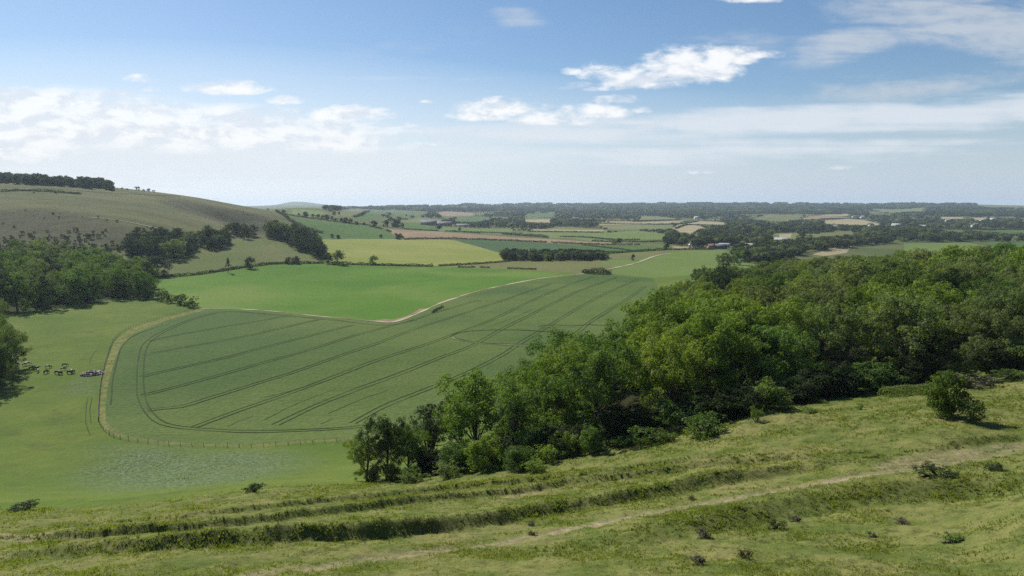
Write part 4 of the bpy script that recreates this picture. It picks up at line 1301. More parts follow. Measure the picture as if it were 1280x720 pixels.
HEDGES = [
    ([(190, 346.5), (250, 343), (322, 332.3), (345, 330), (405, 329.3)], 2.0, 2.6, 0, 'dark hedge along the top of the bright field below the hill pasture'),
    ([(428, 330.5), (480, 332), (541, 333.3)], 2.2, 2.8, 0, 'thick dark hedge between the bright field and the barley'),
    ([(548, 332.8), (600, 329.8), (640, 326.8)], 1.6, 2.2, 0, 'thin hedge slanting along the near edge of the barley'),
    ([(572, 334.5), (590, 334.5), (607, 335), (620, 335.5), (650, 336.5), (680, 337.5)], 1.3, 2.0, .45, 'broken row of low bushes at the far edge of the bright field'),
    ([(505, 299.5), (560, 298.7), (600, 299.8), (640, 301.3), (684, 303.2)], 2.2, 3.0, 0, 'dark hedge below the brown field, near part'),
    ([(689, 303.5), (740, 305.6), (800, 306.3)], 2.2, 3.0, 0, 'dark hedge below the brown field, far part'),
    ([(745, 317.5), (790, 315.2), (835, 312.7), (893, 312.2)], 2.5, 3.5, 0, 'thick dark hedge behind the light green field with the track'),
    ([(728, 306.3), (760, 310), (790, 313.3)], 1.6, 2.6, .15, 'slanting hedge between two crop fields in front of the village'),
    ([(346, 265), (358, 272), (368, 279), (377, 283)], 3.5, 5.0, .12, 'bushy hedge running down the hill crest beside the far slope'),
    ([(378, 283.5), (395, 289), (405, 292)], 3.0, 5.0, .2, 'bushy lower end of the hedge beside the far slope'),
    ([(357, 268), (385, 272.8), (420, 277.5), (462, 282)], 2.0, 4.0, 0, 'hedge along the top of the far green slope under its trees'),
    ([(462, 283), (480, 287.3), (494, 293), (503, 298)], 2.4, 4.0, .25, 'broken hedge between the far green slope and the brown field'),
    ([(505, 286.5), (530, 288), (570, 289.8), (600, 291.8)], 2.0, 4.0, .2, 'scrappy hedge at the top of the brown field'),
    ([(565, 289), (600, 290.6), (640, 291.6)], 2.0, 4.0, 0, 'hedge under the pale green strip in the plain'),
    ([(628, 293), (650, 294.5), (685, 297.3)], 4.5, 7.0, .05, 'tall dark hedge of thorn trees above the brown field'),
    ([(660, 289.5), (700, 290), (755, 291)], 2.4, 5.0, 0, 'hedge below the long straw strip'),
    ([(700, 296), (735, 297.2), (770, 300.4), (800, 300.2)], 2.4, 4.0, 0, 'hedge between the pale strips before the plantation'),
    ([(740, 301.7), (800, 302.8), (830, 302)], 2.2, 4.0, .1, 'thin hedge beside the round tree in the plain'),
    ([(745, 279.6), (800, 280.6), (846, 280.4), (872, 277)], 3.0, 7.0, 0, 'hedge dividing the straw fields, long and dark'),
    ([(845, 286), (856, 282), (870, 281.2), (905, 282.3)], 3.0, 7.0, 0, 'hedge curving around the straw field corner'),
    ([(800, 289), (830, 289.5), (845, 290)], 4.5, 8.0, 0, 'tall hedge before the village trees'),
    ([(745, 275.8), (800, 276.4), (850, 275.2)], 4.0, 10.0, 0, 'farthest dark hedge behind the straw fields'),
    ([(1025, 273.8), (1060, 273.2), (1080, 274.2)], 3.0, 8.0, 0, 'thin red-brown hedge between the two straw slopes'),
    ([(1205, 290.6), (1235, 293.8), (1280, 295.2), (1330, 296)], 6.0, 9.0, 0, 'tall hedge at the foot of the far green meadow'),
    ([(1175, 286.8), (1230, 287.2), (1280, 287.8), (1330, 288)], 4.0, 8.0, 0, 'dark hedge along the top of the far green meadow'),
    ([(443, 271.5), (455, 266.5), (462, 262.8)], 4.0, 8.0, 0, 'dark hedge between the two small far fields'),
    ([(745, 341.2), (743, 341.6)], 1.0, 1.0, 0, None),
]
for k, (px, h, w, gp, lab) in enumerate(HEDGES):
    if lab: hedge(px, h, w, lab, gaps=gp, seed=k)
# scrub clump on the far corner of the wheat
hedge([(729, 341.5), (738, 342.2), (749, 342.5), (763, 342.6)], 4.4, 8.0, 'dark scrub clump on the far corner of the wheat field', seed=60, vary=.5, leaf=.7)
hedge([(1105, 497.5), (1125, 495.5), (1150, 492.5), (1172, 489)], 1.3, 2.4, 'bracken-covered hedge bank before the dark wood edge', 'hedges near the wood', mat='leaf_grey', seed=61, leaf=.16, vary=.2)
hedge([(812, 552), (840, 545), (868, 539), (892, 533)], 1.0, 1.6, 'low dark hedge strip between the scrub and the wood', 'hedges near the wood', mat='leaf_dark', seed=62, leaf=.16, vary=.3)
hedge([(0, 240), (20, 238.7), (50, 239.2), (80, 241.2), (100, 243)], 2.6, 6.0, 'long dark scrub strip across the bare hill below its wood', seed=63, gaps=.06, leaf=1.2)
hedge([(100, 315.5), (130, 313), (160, 309), (185, 305)], 2.2, 4.0, 'pale thorn hedge at the foot of the scrubby hill flank', seed=64, mat='leaf_grey', gaps=.1, leaf=.7)
hedge([(541, 391), (548, 386.5), (554, 384)], .9, 1.2, 'short dark weed strip beside the farm track bend', seed=65, leaf=.35)

# ---- far woods: what reads as one mass
FARWOODS = [
    ([(470, 262), (480, 259), (640, 257.2), (860, 256.6), (1090, 257), (1330, 258), (1330, 261), (1160, 261.5), (1090, 261.5), (1060, 265), (1000, 266.5), (940, 267.5), (905, 270), (880, 274), (850, 273), (800, 269), (700, 265), (640, 263.5), (590, 264.5), (540, 264.5), (480, 262)], 2600, 15),
    ([(690, 266), (800, 270), (850, 274), (800, 275), (745, 274), (700, 273), (650, 271.5), (600, 271), (640, 266.5)], 320, 13),
    ([(490, 271), (530, 267.5), (550, 269), (552, 273), (500, 272)], 70, 12),
    ([(592, 282), (615, 276), (655, 274), (655, 280), (640, 284.5), (592, 285)], 130, 11),
    ([(552, 279), (570, 275), (568, 280.5), (554, 281)], 26, 10),
    ([(640, 281), (690, 278.5), (745, 276.5), (748, 285), (690, 288), (655, 286.5)], 170, 11),
    ([(686, 286), (735, 284.5), (738, 287.5), (690, 288.5)], 40, 10),
    ([(800, 300), (825, 293), (880, 290), (905, 281), (960, 277), (1000, 284), (1003, 299), (962, 312), (935, 306), (900, 308), (866, 311), (830, 305)], 330, 11),
    ([(900, 272), (945, 270), (965, 280), (905, 282)], 70, 12),
    ([(962, 286), (1000, 279), (1030, 280), (1068, 280), (1066, 288), (1020, 290), (970, 291)], 140, 13),
    ([(1004, 306), (1060, 297), (1120, 297.5), (1160, 297), (1220, 294), (1245, 298), (1330, 300), (1330, 303), (1200, 303), (1120, 303), (1060, 310), (1012, 314)], 300, 11),
    ([(1066, 285), (1120, 283), (1150, 286), (1175, 287), (1172, 294), (1100, 296), (1066, 292)], 190, 11),
    ([(1110, 268), (1150, 263.5), (1200, 260.5), (1330, 262), (1330, 271), (1200, 270.5), (1120, 271)], 360, 13),
    ([(1060, 272), (1110, 271.5), (1165, 275), (1240, 277), (1330, 274), (1330, 286.5), (1180, 286), (1110, 281), (1080, 274)], 300, 11),
    ([(1000, 267), (1060, 265.5), (1085, 267), (1080, 272), (1060, 267), (1020, 268.2)], 60, 12),
    ([(965, 300), (1012, 302), (1014, 316), (975, 327), (950, 330), (915, 322), (925, 312), (945, 312)], 190, 9),
    ([(905, 283), (945, 276), (945, 283)], 20, 10),
    ([(405, 262), (430, 259.5), (480, 259), (480, 262.5), (440, 261.5), (415, 265)], 60, 12),
]
rf = np.random.default_rng(21)
items = []
PATCH_PX = [np.array(px, float) for _, px in PATCH] + [np.array([(480, 285.5), (545, 289.5), (640, 296.5), (735, 302), (800, 306), (690, 303.5), (640, 300.5), (506, 299)], float)]


PATCH_BB = [(P, P.min(0), P.max(0)) for P in PATCH_PX]


def hides_field(q, h, part=0.8):
    """does a tree here stand in, or rise in front of, one of the open fields of the plain"""
    u = u_of(q); v = 360 + F * math.tan(math.atan((CAMZ - q[2]) / q[1]) - PITCH)
    hp = h * F / q[1] * part
    for P, lo, hi in PATCH_BB:
        if u < lo[0] or u > hi[0] or v < lo[1] or v - hp > hi[1]: continue
        if inside(np.array([u, u, u]), np.array([v, v - hp * .5, v - hp]), P).any(): return True
    return False


BIG = [tree_proto(380 + i, H=12.5, wid=w, cb=.02, nb=16, per=3, leaf=2.3, br=(0.16, 0.26), limbs=2) for i, w in enumerate([13, 15, 17])]
VAST = [tree_proto(390 + i, H=12.5, wid=w, cb=.0, nb=14, per=1.1, leaf=4.6, br=(0.13, 0.24), limbs=2) for i, w in enumerate([26, 32, 40])]
HEDGEP = [tree_proto(395 + i, H=12.5, wid=30, cb=.0, nb=11, per=.4, leaf=6.5, br=(0.13, 0.22), limbs=2) for i in range(3)]
vast = []
for px, n, h in FARWOODS:
    px = np.array(px, float)
    lo, hi = px.min(0), px.max(0)
    c_ = lo + rf.random((n * 6, 2)) * (hi - lo)
    c_ = c_[inside(c_[:, 0], c_[:, 1], px)][:n]
    g = ground_at(c_)
    for q in g:
        mt = 'leaf_far' if rf.random() < .8 else 'leaf_grey'
        d_ = math.hypot(q[0], q[1])
        hh = h * rf.uniform(.7, 1.2) * (rf.uniform(.7, 1.9) if q[1] > 5200 else 1)
        if hides_field(q, hh): continue
        (vast if d_ > 3200 else items).append(((q[0], q[1], q[2] - .3), mt, hh))
# loose trees and thorn bushes all over the plain
lo = np.array([(480, 260)]); n = 620
c_ = np.c_[rf.uniform(470, 1320, n), 259 + 41 * rf.random(n) ** 1.5]
g = ground_at(c_)
for q in g:
    d_ = math.hypot(q[0], q[1])
    if d_ < 1250: continue
    k = rf.integers(1, 4)
    ang = rf.normal() * .25
    for j in range(k):
        pp = np.array([q[0] + j * 14 * math.cos(ang) * rf.uniform(.7, 1.6), q[1] + j * 14 * math.sin(ang)])
        zz_ = float(ground0(pp[:1], pp[1:])[0]) - .3; hh = rf.uniform(5, 9)
        if pp[1] < 1250 or hides_field((pp[0], pp[1], zz_), hh): continue
        (vast if d_ > 3200 else items).append(((pp[0], pp[1], zz_), 'leaf_far', hh))
bake_trees('distant_woodland', items, BIG)
bake_trees('horizon_woodland', vast, VAST)
# distant hedgerows across the plain
hl = []
for k in range(230):
    u, v = rf.uniform(480, 1300), 260 + 34 * rf.random() ** 1.4
    q = ground_at([(u, v)])[0]
    if q[1] < 1300: continue
    L_ = rf.uniform(120, 420) * (1 + q[1] / 4000); ang = rf.normal() * .18 if rf.random() < .75 else rf.normal() * .3 + 1.2
    m_ = int(L_ / 11)
    for j in range(m_):
        if rf.random() < .12: continue
        pp = np.array([q[0] + j * 11 * math.cos(ang), q[1] + j * 11 * math.sin(ang)])
        zz_ = float(ground0(pp[:1], pp[1:])[0]); hh = rf.uniform(2.0, 4.2)
        if pp[1] < 1250 or hides_field((pp[0], pp[1], zz_), hh, .6): continue
        hl.append((pp, hh))
zz = with_z(np.array([a for a, _ in hl]))
bake_trees('distant_hedgerows', [(z, 'leaf_hedge', h) for z, (_, h) in zip(zz, hl)], HEDGEP)
# wood on the crest of the hill
cw = []
for _ in range(260):
    y = rf.uniform(885, 1020); u = rf.uniform(-30, 146)
    x = (u - 640) / F * y
    if 34 < u < 37: continue
    cw.append((np.array([x, y]), rf.uniform(6.5, 13.5) * (1 if u < 33 else min(1, (150 - u) / 14 + .4))))
zz = with_z(np.array([a for a, _ in cw]))
bake_trees('hilltop_wood', [(z, 'leaf_far', h) for z, (_, h) in zip(zz, cw)], FART)

# ---- grass on the near slope
rg = np.random.default_rng(33)


def blades(name, n, rlo, rhi, size, per=5, mat='blade', keep=None, dry=0.5):
    th = np.radians(rg.uniform(-43, 43, n)); r = np.exp(rg.uniform(math.log(rlo), math.log(rhi), n))
    x = r * np.sin(th); y = r * np.cos(th)
    mk = masks(x, y)
    dz, fc, pth = near_detail(x, y)
    patch = fbm(x * .30, y * .30, 51) * .8 + fbm(x * 1.1, y * 1.1, 52) * .5
    ok = (mk['rough'] > rg.random(n)) & (pth < rg.random(n) * .8)
    if keep is not None: ok &= keep(x, y)
    ok &= rg.random(n) < np.clip(.55 + patch, .12, 1)
    x, y, r, fc, patch = x[ok], y[ok], r[ok], fc[ok], patch[ok]
    z = ground0(x, y) + dz[ok]
    n = len(x)
    hgt = size(r) * np.clip(1 + .9 * patch, .4, 2.0) * rg.uniform(.6, 1.4, n) * (1 + .5 * fc)
    dryness = np.clip(.35 + dry * fbm(x * .13, y * .13, 61) * 1.6 - .5 * fc + rg.normal(size=n) * .12, 0, 1)
    V = np.empty((n, per, 3, 3)); base = np.stack([x, y, z - .03], -1)
    for k in range(per):
        a = rg.uniform(0, 6.283, n); b = rg.uniform(0, 6.283, n)
        sp = hgt * .35
        foot = base + np.stack([np.cos(b), np.sin(b), 0 * b], -1) * (sp * rg.random(n))[:, None]
        wv = (hgt * rg.uniform(.10, .2, n))[:, None]
        side = np.stack([np.cos(a), np.sin(a), 0 * a], -1) * wv
        tip = foot + np.stack([np.cos(b) * hgt * .5 + .1 * hgt, np.sin(b) * hgt * .5 - .05 * hgt, hgt * rg.uniform(.6, 1.1, n)], -1)
        V[:, k, 0] = foot - side; V[:, k, 1] = foot + side; V[:, k, 2] = tip
    V = V.reshape(-1, 3)
    T = np.arange(len(V)).reshape(-1, 3)
    me = mesh_np(name, V, T, [M[mat]], None, dict(tint=np.repeat(rg.random(n * per), 3), clump=np.repeat(dryness, 3 * per)))
    return tag(link(name, me), kind='stuff')


blades('grass', 230000, 16, 105, lambda r: 0.04 + 0.0016 * r, per=5)
blades('turf_tufts', 60000, 16, 105, lambda r: 0.05 + 0.0016 * r, per=4, mat='bank', keep=lambda x, y: fbm(x * .9, y * .9, 58, 3) > .12)
# taller growth on the banks
bx = []
for L, A, w, l in BANKS:
    n = int(len(L) * 90 * A)
    i = rg.integers(0, len(L) - 1, n); f = rg.random(n)[:, None]
    q = L[i] * (1 - f) + L[i + 1] * f
    d = L[i + 1] - L[i]; d /= np.linalg.norm(d, axis=1)[:, None] + 1e-9
    q = q + np.stack([-d[:, 1], d[:, 0]], -1) * (rg.uniform(-.15, 1.15, n) * w)[:, None]
    bx.append(q)
bx = np.vstack(bx); bx = bx[(np.abs(bx[:, 0]) < bx[:, 1] * .85) & (bx[:, 1] > 14)]


def tufts(name, xy, hgt, per, mat, dry, wfac=.16):
    n = len(xy)
    base = np.c_[xy, ground(xy[:, 0], xy[:, 1]) - .03]
    h = hgt * rg.uniform(.6, 1.4, n)
    V = np.empty((n, per, 3, 3))
    for k in range(per):
        a = rg.uniform(0, 6.283, n); b = rg.uniform(0, 6.283, n)
        foot = base + np.stack([np.cos(b), np.sin(b), 0 * b], -1) * (h * .4 * rg.random(n))[:, None]
        side = np.stack([np.cos(a), np.sin(a), 0 * a], -1) * (h * rg.uniform(.6, 1.2, n) * wfac)[:, None]
        tip = foot + np.stack([np.cos(b) * h * .5, np.sin(b) * h * .5, h * rg.uniform(.6, 1.1, n)], -1)
        V[:, k, 0] = foot - side; V[:, k, 1] = foot + side; V[:, k, 2] = tip
    V = V.reshape(-1, 3)
    me = mesh_np(name, V, np.arange(len(V)).reshape(-1, 3), [M[mat]], None, dict(tint=np.repeat(rg.random(n * per), 3), clump=np.repeat(np.clip(dry + rg.normal(size=n) * .15, 0, 1), 3 * per)))
    return tag(link(name, me), kind='stuff')


tufts('bank_grass', bx, 0.16, 5, 'bank', .5)
# long grass on the wheat field's margin
mg = np.vstack([gpoly(MARGIN_OUT), gpoly(CROP_NEAR[::-1])])
lo, hi = mg.min(0), mg.max(0)
q = lo + rg.random((26000, 2)) * (hi - lo); q = q[inside(q[:, 0], q[:, 1], mg)]
q = q[rg.random(len(q)) < np.clip(.5 + fbm(q[:, 0] * .3, q[:, 1] * .3, 72), .05, 1)]
tufts('margin_grass', q, 0.32, 4, 'blade', .8, .2)
# thistles in the rough patch
lo, hi = THISTLE.min(0), THISTLE.max(0)
q = lo + rg.random((15000, 2)) * (hi - lo); q = q[inside(q[:, 0], q[:, 1], THISTLE)]
q = q[rg.random(len(q)) < np.clip(.35 + fbm(q[:, 0] * .15, q[:, 1] * .15, 71), 0.02, 1) * smooth(0, 12, np.abs(seg_dist(q[:, 0], q[:, 1], np.vstack([THISTLE, THISTLE[:1]]))[0]))]
tufts('thistles', q, 0.15, 3, 'leaf_grey', .8, .3)
# ------------------------------------------------------------------ fences
def fence(world, spacing, hgt, label, wires=(0.35, 0.65, 0.95)):
    L = spline(world, 0.5)
    seg = np.linalg.norm(np.diff(L, axis=0), axis=1); cum = np.r_[0, np.cumsum(seg)]
    root_p = L[0]
    zf_ = lambda p: float(ground(np.array([p[0]]), np.array([p[1]]))[0])
    o = (root_p[0], root_p[1], zf_(root_p))
    root = empty('field_fence', o); tag(root, label, 'fence', 'fences of the wheat field')
    mb = MB(); mb.box((0, 0, hgt * .5 - .15), (.04, .04, hgt * .5 + .15), 0, 0, .92)
    pm = mb.mesh('post', [M['post']])
    s = np.arange(0, cum[-1], spacing)[:100]
    P = []
    for k in s:
        p = np.array([np.interp(k, cum, L[:, 0]), np.interp(k, cum, L[:, 1])])
        z = zf_(p); P.append((p[0], p[1], z))
        q_ = link('post', pm, root, (p[0] - o[0], p[1] - o[1], z - o[2]), RNG.uniform(0, 1.5), (1, 1, RNG.uniform(.7, 1.1)))
        q_.rotation_euler = (RNG.normal() * .06, RNG.normal() * .06, q_.rotation_euler.z)
    P = np.array(P) - np.array(o)
    for w in wires:
        mb = MB(); mb.tube(P + np.array([0, 0, w * hgt]), 0.018, 4)
        link('wire', mb.mesh('wire', [M['wire']]), root)
    return root


fence(gpoly([(480, 547.5), (440, 551), (400, 554), (330, 558.5), (260, 558.5), (200, 555.5), (150, 548.5), (131, 539), (123, 528)]), 2.5, 1.05, 'post and wire fence along the bottom margin of the wheat field')
fence(gpoly([(123, 527), (123.5, 508), (126, 480), (133, 450), (143, 425), (161, 411), (202, 397.5), (245, 386.5)]), 2.4, 1.15, 'post and wire fence up the pasture side of the wheat field')


# ------------------------------------------------------------------ cattle: one skinned body each
def skin_mesh(name, verts, edges, rad, mats, levels=1, root=0):
    me = bpy.data.meshes.new(name); me.from_pydata(verts, edges, [])
    ob = bpy.data.objects.new(name, me); COL.objects.link(ob)
    sk = ob.modifiers.new('skin', 'SKIN'); sk.use_smooth_shade = True
    for i, r in enumerate(rad):
        v = me.skin_vertices[0].data[i]; v.radius = r if isinstance(r, tuple) else (r, r); v.use_root = (i == root)
    sb = ob.modifiers.new('sub', 'SUBSURF'); sb.levels = levels; sb.render_levels = levels
    dg = bpy.context.evaluated_depsgraph_get()
    out = bpy.data.meshes.new_from_object(ob.evaluated_get(dg)); out.name = name
    out.materials.clear()
    for m in mats: out.materials.append(m)
    bpy.data.objects.remove(ob)
    return out


def hide_mat(name, white):
    m, t, out = new_mat(name)
    oi = t.node('ShaderNodeObjectInfo').outputs['Random']
    pos = t.node('ShaderNodeTexCoord').outputs['Object']
    off = t.node('ShaderNodeVectorMath', {0: pos, 1: t.node('ShaderNodeCombineXYZ', {0: t.mul(oi, 37.0), 1: t.mul(oi, 11.0), 2: 0.0}).outputs[0]}, operation='ADD').outputs[0]
    n = t.noise(off, 1.3, 1, 0.4)
    col = t.mix(t.sstep(n, white - .02, white + .02), (0.66, 0.62, 0.56), (0.018, 0.016, 0.015))
    b = t.node('ShaderNodeBsdfPrincipled', {'Base Color': col, 'Roughness': 0.7, 'Specular IOR Level': 0.2})
    t.l.new(b.outputs[0], out.inputs[0])
    return m


HIDE = [hide_mat('black_hide', .33), hide_mat('pied_hide', .5), hide_mat('pale_hide', .62)]


def cow_mesh(graze):
    v = [(0, 0, 1.02), (-.45, 0, 1.06), (-.78, 0, 1.08), (.42, 0, 1.02), (.74, 0, 1.08)]
    e = [(0, 1), (1, 2), (0, 3), (3, 4)]
    r = [(.36, .40), (.34, .36), (.20, .24), (.34, .40), (.24, .30)]
    if graze: nk = [(1.02, 0, .92), (1.22, 0, .58), (1.32, 0, .30), (1.36, 0, .12)]
    else: nk = [(1.0, 0, 1.28), (1.18, 0, 1.46), (1.42, 0, 1.38), (1.60, 0, 1.26)]
    b = len(v); v += nk; e += [(4, b), (b, b + 1), (b + 1, b + 2), (b + 2, b + 3)]; r += [.19, .15, .12, .085]
    for s in (-1, 1):                                    # ears
        k = len(v); h = nk[1]; v += [(h[0] + .02, s * .20, h[2] + .06)]; e += [(b + 1, k)]; r += [.05]
    for s in (-1, 1):                                    # fore legs: wrist low, cannon, hoof
        k = len(v); v += [(.62, s * .17, .72), (.63, s * .17, .40), (.61, s * .17, .10), (.64, s * .17, .02)]
        e += [(4, k), (k, k + 1), (k + 1, k + 2), (k + 2, k + 3)]; r += [.13, .075, .055, .075]
    for s in (-1, 1):                                    # hind legs: knee forward, hock back
        k = len(v); v += [(-.60, s * .19, .74), (-.82, s * .19, .46), (-.76, s * .19, .10), (-.73, s * .19, .02)]
        e += [(2, k), (k, k + 1), (k + 1, k + 2), (k + 2, k + 3)]; r += [.17, .08, .055, .075]
    k = len(v); v += [(-.95, 0, 1.06), (-1.0, 0, .75), (-1.0, 0, .45)]; e += [(2, k), (k, k + 1), (k + 1, k + 2)]; r += [.06, .035, .05]
    k = len(v); v += [(-.42, 0, .66)]; e += [(1, k)]; r += [.13]     # udder
    return skin_mesh('cow', v, e, r, [HIDE[0]], 1)


COWS = [cow_mesh(True), cow_mesh(False)]
for k, (u, v, hd, ht, wy, lab) in enumerate([
        (22, 457, 2.6, 1, 0, 'black and white cow half hidden beside the tree clump'),
        (31, 457.5, 1.2, 2, 1, 'white-backed cow leading the string nearest the clump'),
        (34.5, 456.5, .7, 2, 0, 'pale cow just behind the white-backed leader'),
        (38.5, 462, 1.5, 0, 0, 'black cow standing alone below the pale pair'),
        (43, 461, 2.9, 1, 0, 'pied cow at the top of the tight knot of three'),
        (45, 463, .2, 0, 1, 'black cow in the middle of the tight knot of three'),
        (47.5, 465.5, 2.0, 1, 0, 'pied cow at the bottom of the tight knot of three'),
        (60, 460.5, .4, 1, 0, 'black and white cow, upper of the middle pair'),
        (57.5, 467, 1.3, 0, 0, 'black cow, lower of the middle pair'),
        (71.5, 467.5, .1, 0, 0, 'large black cow broadside in the second string'),
        (75.5, 468.5, 3.0, 0, 1, 'black cow pressed against the large broadside one'),
        (81, 458, .6, 0, 0, 'black cow highest up beside the rubble heap'),
        (79, 463, .5, 1, 0, 'pied cow between the highest one and the broadside pair'),
        (87, 467.5, .0, 0, 0, 'black cow close to the rubble heap, head down'),
        (91.5, 466.5, 2.8, 1, 1, 'black and white cow nearest the rubble heap')]):
    g = gpt(u, v)
    c_ = link('cow', COWS[wy], None, (g[0], g[1], float(ground(g[:1], g[1:2])[0])), hd, RNG.uniform(.72, .86))
    c_.material_slots[0].link = 'OBJECT'; c_.material_slots[0].material = HIDE[ht]
    tag(c_, lab, 'cow', 'cattle grazing on the pasture')

# ------------------------------------------------------------------ rubble heap beside the fence
g = gpt(115.5, 467.5)
mb = MB(); rr = np.random.default_rng(4)
for k in range(330):
    a = rr.uniform(0, 6.28); q = math.sqrt(rr.random())
    px_, py_ = math.cos(a) * q * 3.1, math.sin(a) * q * 2.9
    top = 0.95 * (1 - q ** 1.3)
    s = rr.uniform(.09, .26)
    V = np.array([(x, y, z) for x in (-1, 1) for y in (-1, 1) for z in (-1, 1)], float) * s * np.array([rr.uniform(.7, 2.4), rr.uniform(.5, 1.1), rr.uniform(.4, .9)]) * (1 + rr.normal(size=(8, 3)) * .15)
    M3 = np.array(Matrix.Rotation(rr.uniform(0, 6.28), 3, 'Z') @ Matrix.Rotation(rr.normal() * .5, 3, 'X') @ Matrix.Rotation(rr.normal() * .5, 3, 'Y'))
    V = V @ M3.T + np.array([px_, py_, max(.05, top * rr.uniform(.5, 1))])
    mb.add(V, [(0, 1, 3, 2), (4, 6, 7, 5), (0, 4, 5, 1), (2, 3, 7, 6), (0, 2, 6, 4), (1, 5, 7, 3)], (), int(rr.random() < .78))
hp_ = mb.mesh('rubble_heap', [M['stone_pale'], M['stone_dark']])
tag(link('rubble_heap', hp_, None, (g[0], g[1], float(ground(g[:1], g[1:2])[0]))), 'low heap of pale and dark rubble between the cattle and the fence', 'rubble heap')


# ------------------------------------------------------------------ buildings in the plain
def house(u, v, L, Wd, H, rz, wall, roof, label, group, name='house', parts=False):
    q = gpt(u, v)
    z = q[2] - .3
    rh = Wd * .42
    wb = MB(); wb.box((0, 0, H / 2), (L / 2, Wd / 2, H / 2))
    wb.add([(-L / 2, -Wd / 2, H), (-L / 2, Wd / 2, H), (-L / 2, 0, H + rh * .93), (L / 2, -Wd / 2, H), (L / 2, Wd / 2, H), (L / 2, 0, H + rh * .93)], (), [(0, 2, 1), (3, 4, 5)])
    rb = MB(); e = .35; t_ = .22
    for s in (-1, 1):
        A = np.array([(-L / 2 - e, 0, H + rh), (L / 2 + e, 0, H + rh), (L / 2 + e, s * (Wd / 2 + e), H - .18), (-L / 2 - e, s * (Wd / 2 + e), H - .18)])
        V = np.vstack([A, A + np.array([0, 0, t_])])
        rb.add(V, [(0, 1, 2, 3), (7, 6, 5, 4), (0, 4, 5, 1), (1, 5, 6, 2), (2, 6, 7, 3), (3, 7, 4, 0)])
    root = empty(name, (q[0], q[1], z), rz); tag(root, label, 'house' if name == 'house' else 'barn', group)
    link('wall', wb.mesh('wall', [M[wall]]), root)
    r_ = link('roof', rb.mesh('roof', [M[roof]]), root)
    if parts:
        for k in range(max(2, int(L / 4))):
            w = MB(); w.box((0, 0, 0), (.6, .05, .6))
            wm = w.mesh('window', [M['dark_glass']])
            link('window', wm, root, (-L / 2 + (k + .5) * L / max(2, int(L / 4)), -Wd / 2 - .04, H * .55))
        if name == 'house':
            c = MB(); c.box((L * .32, 0, H + rh + .5), (.45, .45, .9)); link('chimney', c.mesh('chimney', [M['brick_wall']]), r_)
    return root


FARM = 'farm buildings before the village'
house(898, 311, 19, 8, 3.0, .05, 'post', 'slate_roof', 'long dark-roofed farm barn at the hedge end before the village', FARM, 'barn', True)
house(889, 311.2, 9, 7, 3.4, .2, 'brick_wall', 'tile_roof', 'brick farmhouse beside the long dark-roofed barn', FARM, 'house', True)
house(905, 309.5, 14, 7, 3.0, .1, 'white_wall', 'sheet_roof', 'pale-roofed shed behind the long dark-roofed barn', FARM, 'barn', True)
house(934, 310, 16, 8, 3, -.1, 'white_wall', 'sheet_roof', 'white shed among the trees beyond the wood', FARM, 'barn', True)
house(941, 310.5, 9, 6, 3, .3, 'white_wall', 'sheet_roof', 'small white building beside the white shed', FARM, 'house', True)
house(866, 308.5, 9, 7, 4, .3, 'white_wall', 'slate_roof', 'small white house at the edge of the village trees', FARM, 'house', True)
house(872, 273.8, 26, 13, 6, .1, 'white_wall', 'sheet_roof', 'large white house below the wooded ridge', 'scattered houses in the plain', 'house')
house(553, 282.3, 44, 16, 4, .02, 'brick_wall', 'slate_roof', 'long low barn across the plain above the brown field', 'scattered houses in the plain', 'barn')
house(536, 281.5, 36, 16, 5, .1, 'brick_wall', 'slate_roof', 'dark barn beside the long low barn', 'scattered houses in the plain', 'barn')
house(580, 283.2, 36, 10, 2.5, .0, 'white_wall', 'slate_roof', 'low white-walled shed a little along from the long low barn', 'scattered houses in the plain', 'barn')
rh_ = np.random.default_rng(12)
for k in range(46):
    u = rh_.normal(618, 34) if k < 36 else rh_.uniform(660, 720); v = 256.8 + abs(rh_.normal()) * 2.2
    house(u, v, rh_.uniform(16, 34), rh_.uniform(12, 18), rh_.uniform(8, 12), rh_.normal() * .4, 'white_wall', 'slate_roof' if k % 3 else 'sheet_roof', 'tiny pale house of the town along the far ridge', 'houses of the far ridge town')
for k, (u, v) in enumerate([(1046, 286.5), (1088, 284), (1120, 286), (1131, 287.3), (1140, 287.6), (1152, 287.2), (1186, 277.3), (1219, 284.5), (1228, 277.5), (1243, 275), (1207, 259), (976, 306), (1012, 266), (1068, 273), (1078, 273.3), (806, 262), (770, 258), (762, 255.5), (786, 254.5), (720, 275)]):
    house(u, v, rh_.uniform(12, 26), rh_.uniform(9, 14), rh_.uniform(5, 8), rh_.normal() * .5, 'white_wall', ['slate_roof', 'tile_roof', 'sheet_roof'][k % 3], f'{ORD[k]} pale house scattered among the trees of the plain', 'scattered houses in the plain')
# ------------------------------------------------------------------ light, sky and air
SUN_AZ, SUN_EL = R(-38), R(40)          # bearing from straight ahead (negative: to the left), height
sd = bpy.data.lights.new('sun', 'SUN'); sd.energy = 4.6; sd.angle = R(0.53); sd.color = (1.0, 0.95, 0.86)
sun = bpy.data.objects.new('sun', sd); COL.objects.link(sun)
to_sun = Vector((math.sin(SUN_AZ) * math.cos(SUN_EL), math.cos(SUN_AZ) * math.cos(SUN_EL), math.sin(SUN_EL)))
sun.rotation_euler = to_sun.to_track_quat('Z', 'Y').to_euler()
sun.location = (0, 0, 300)

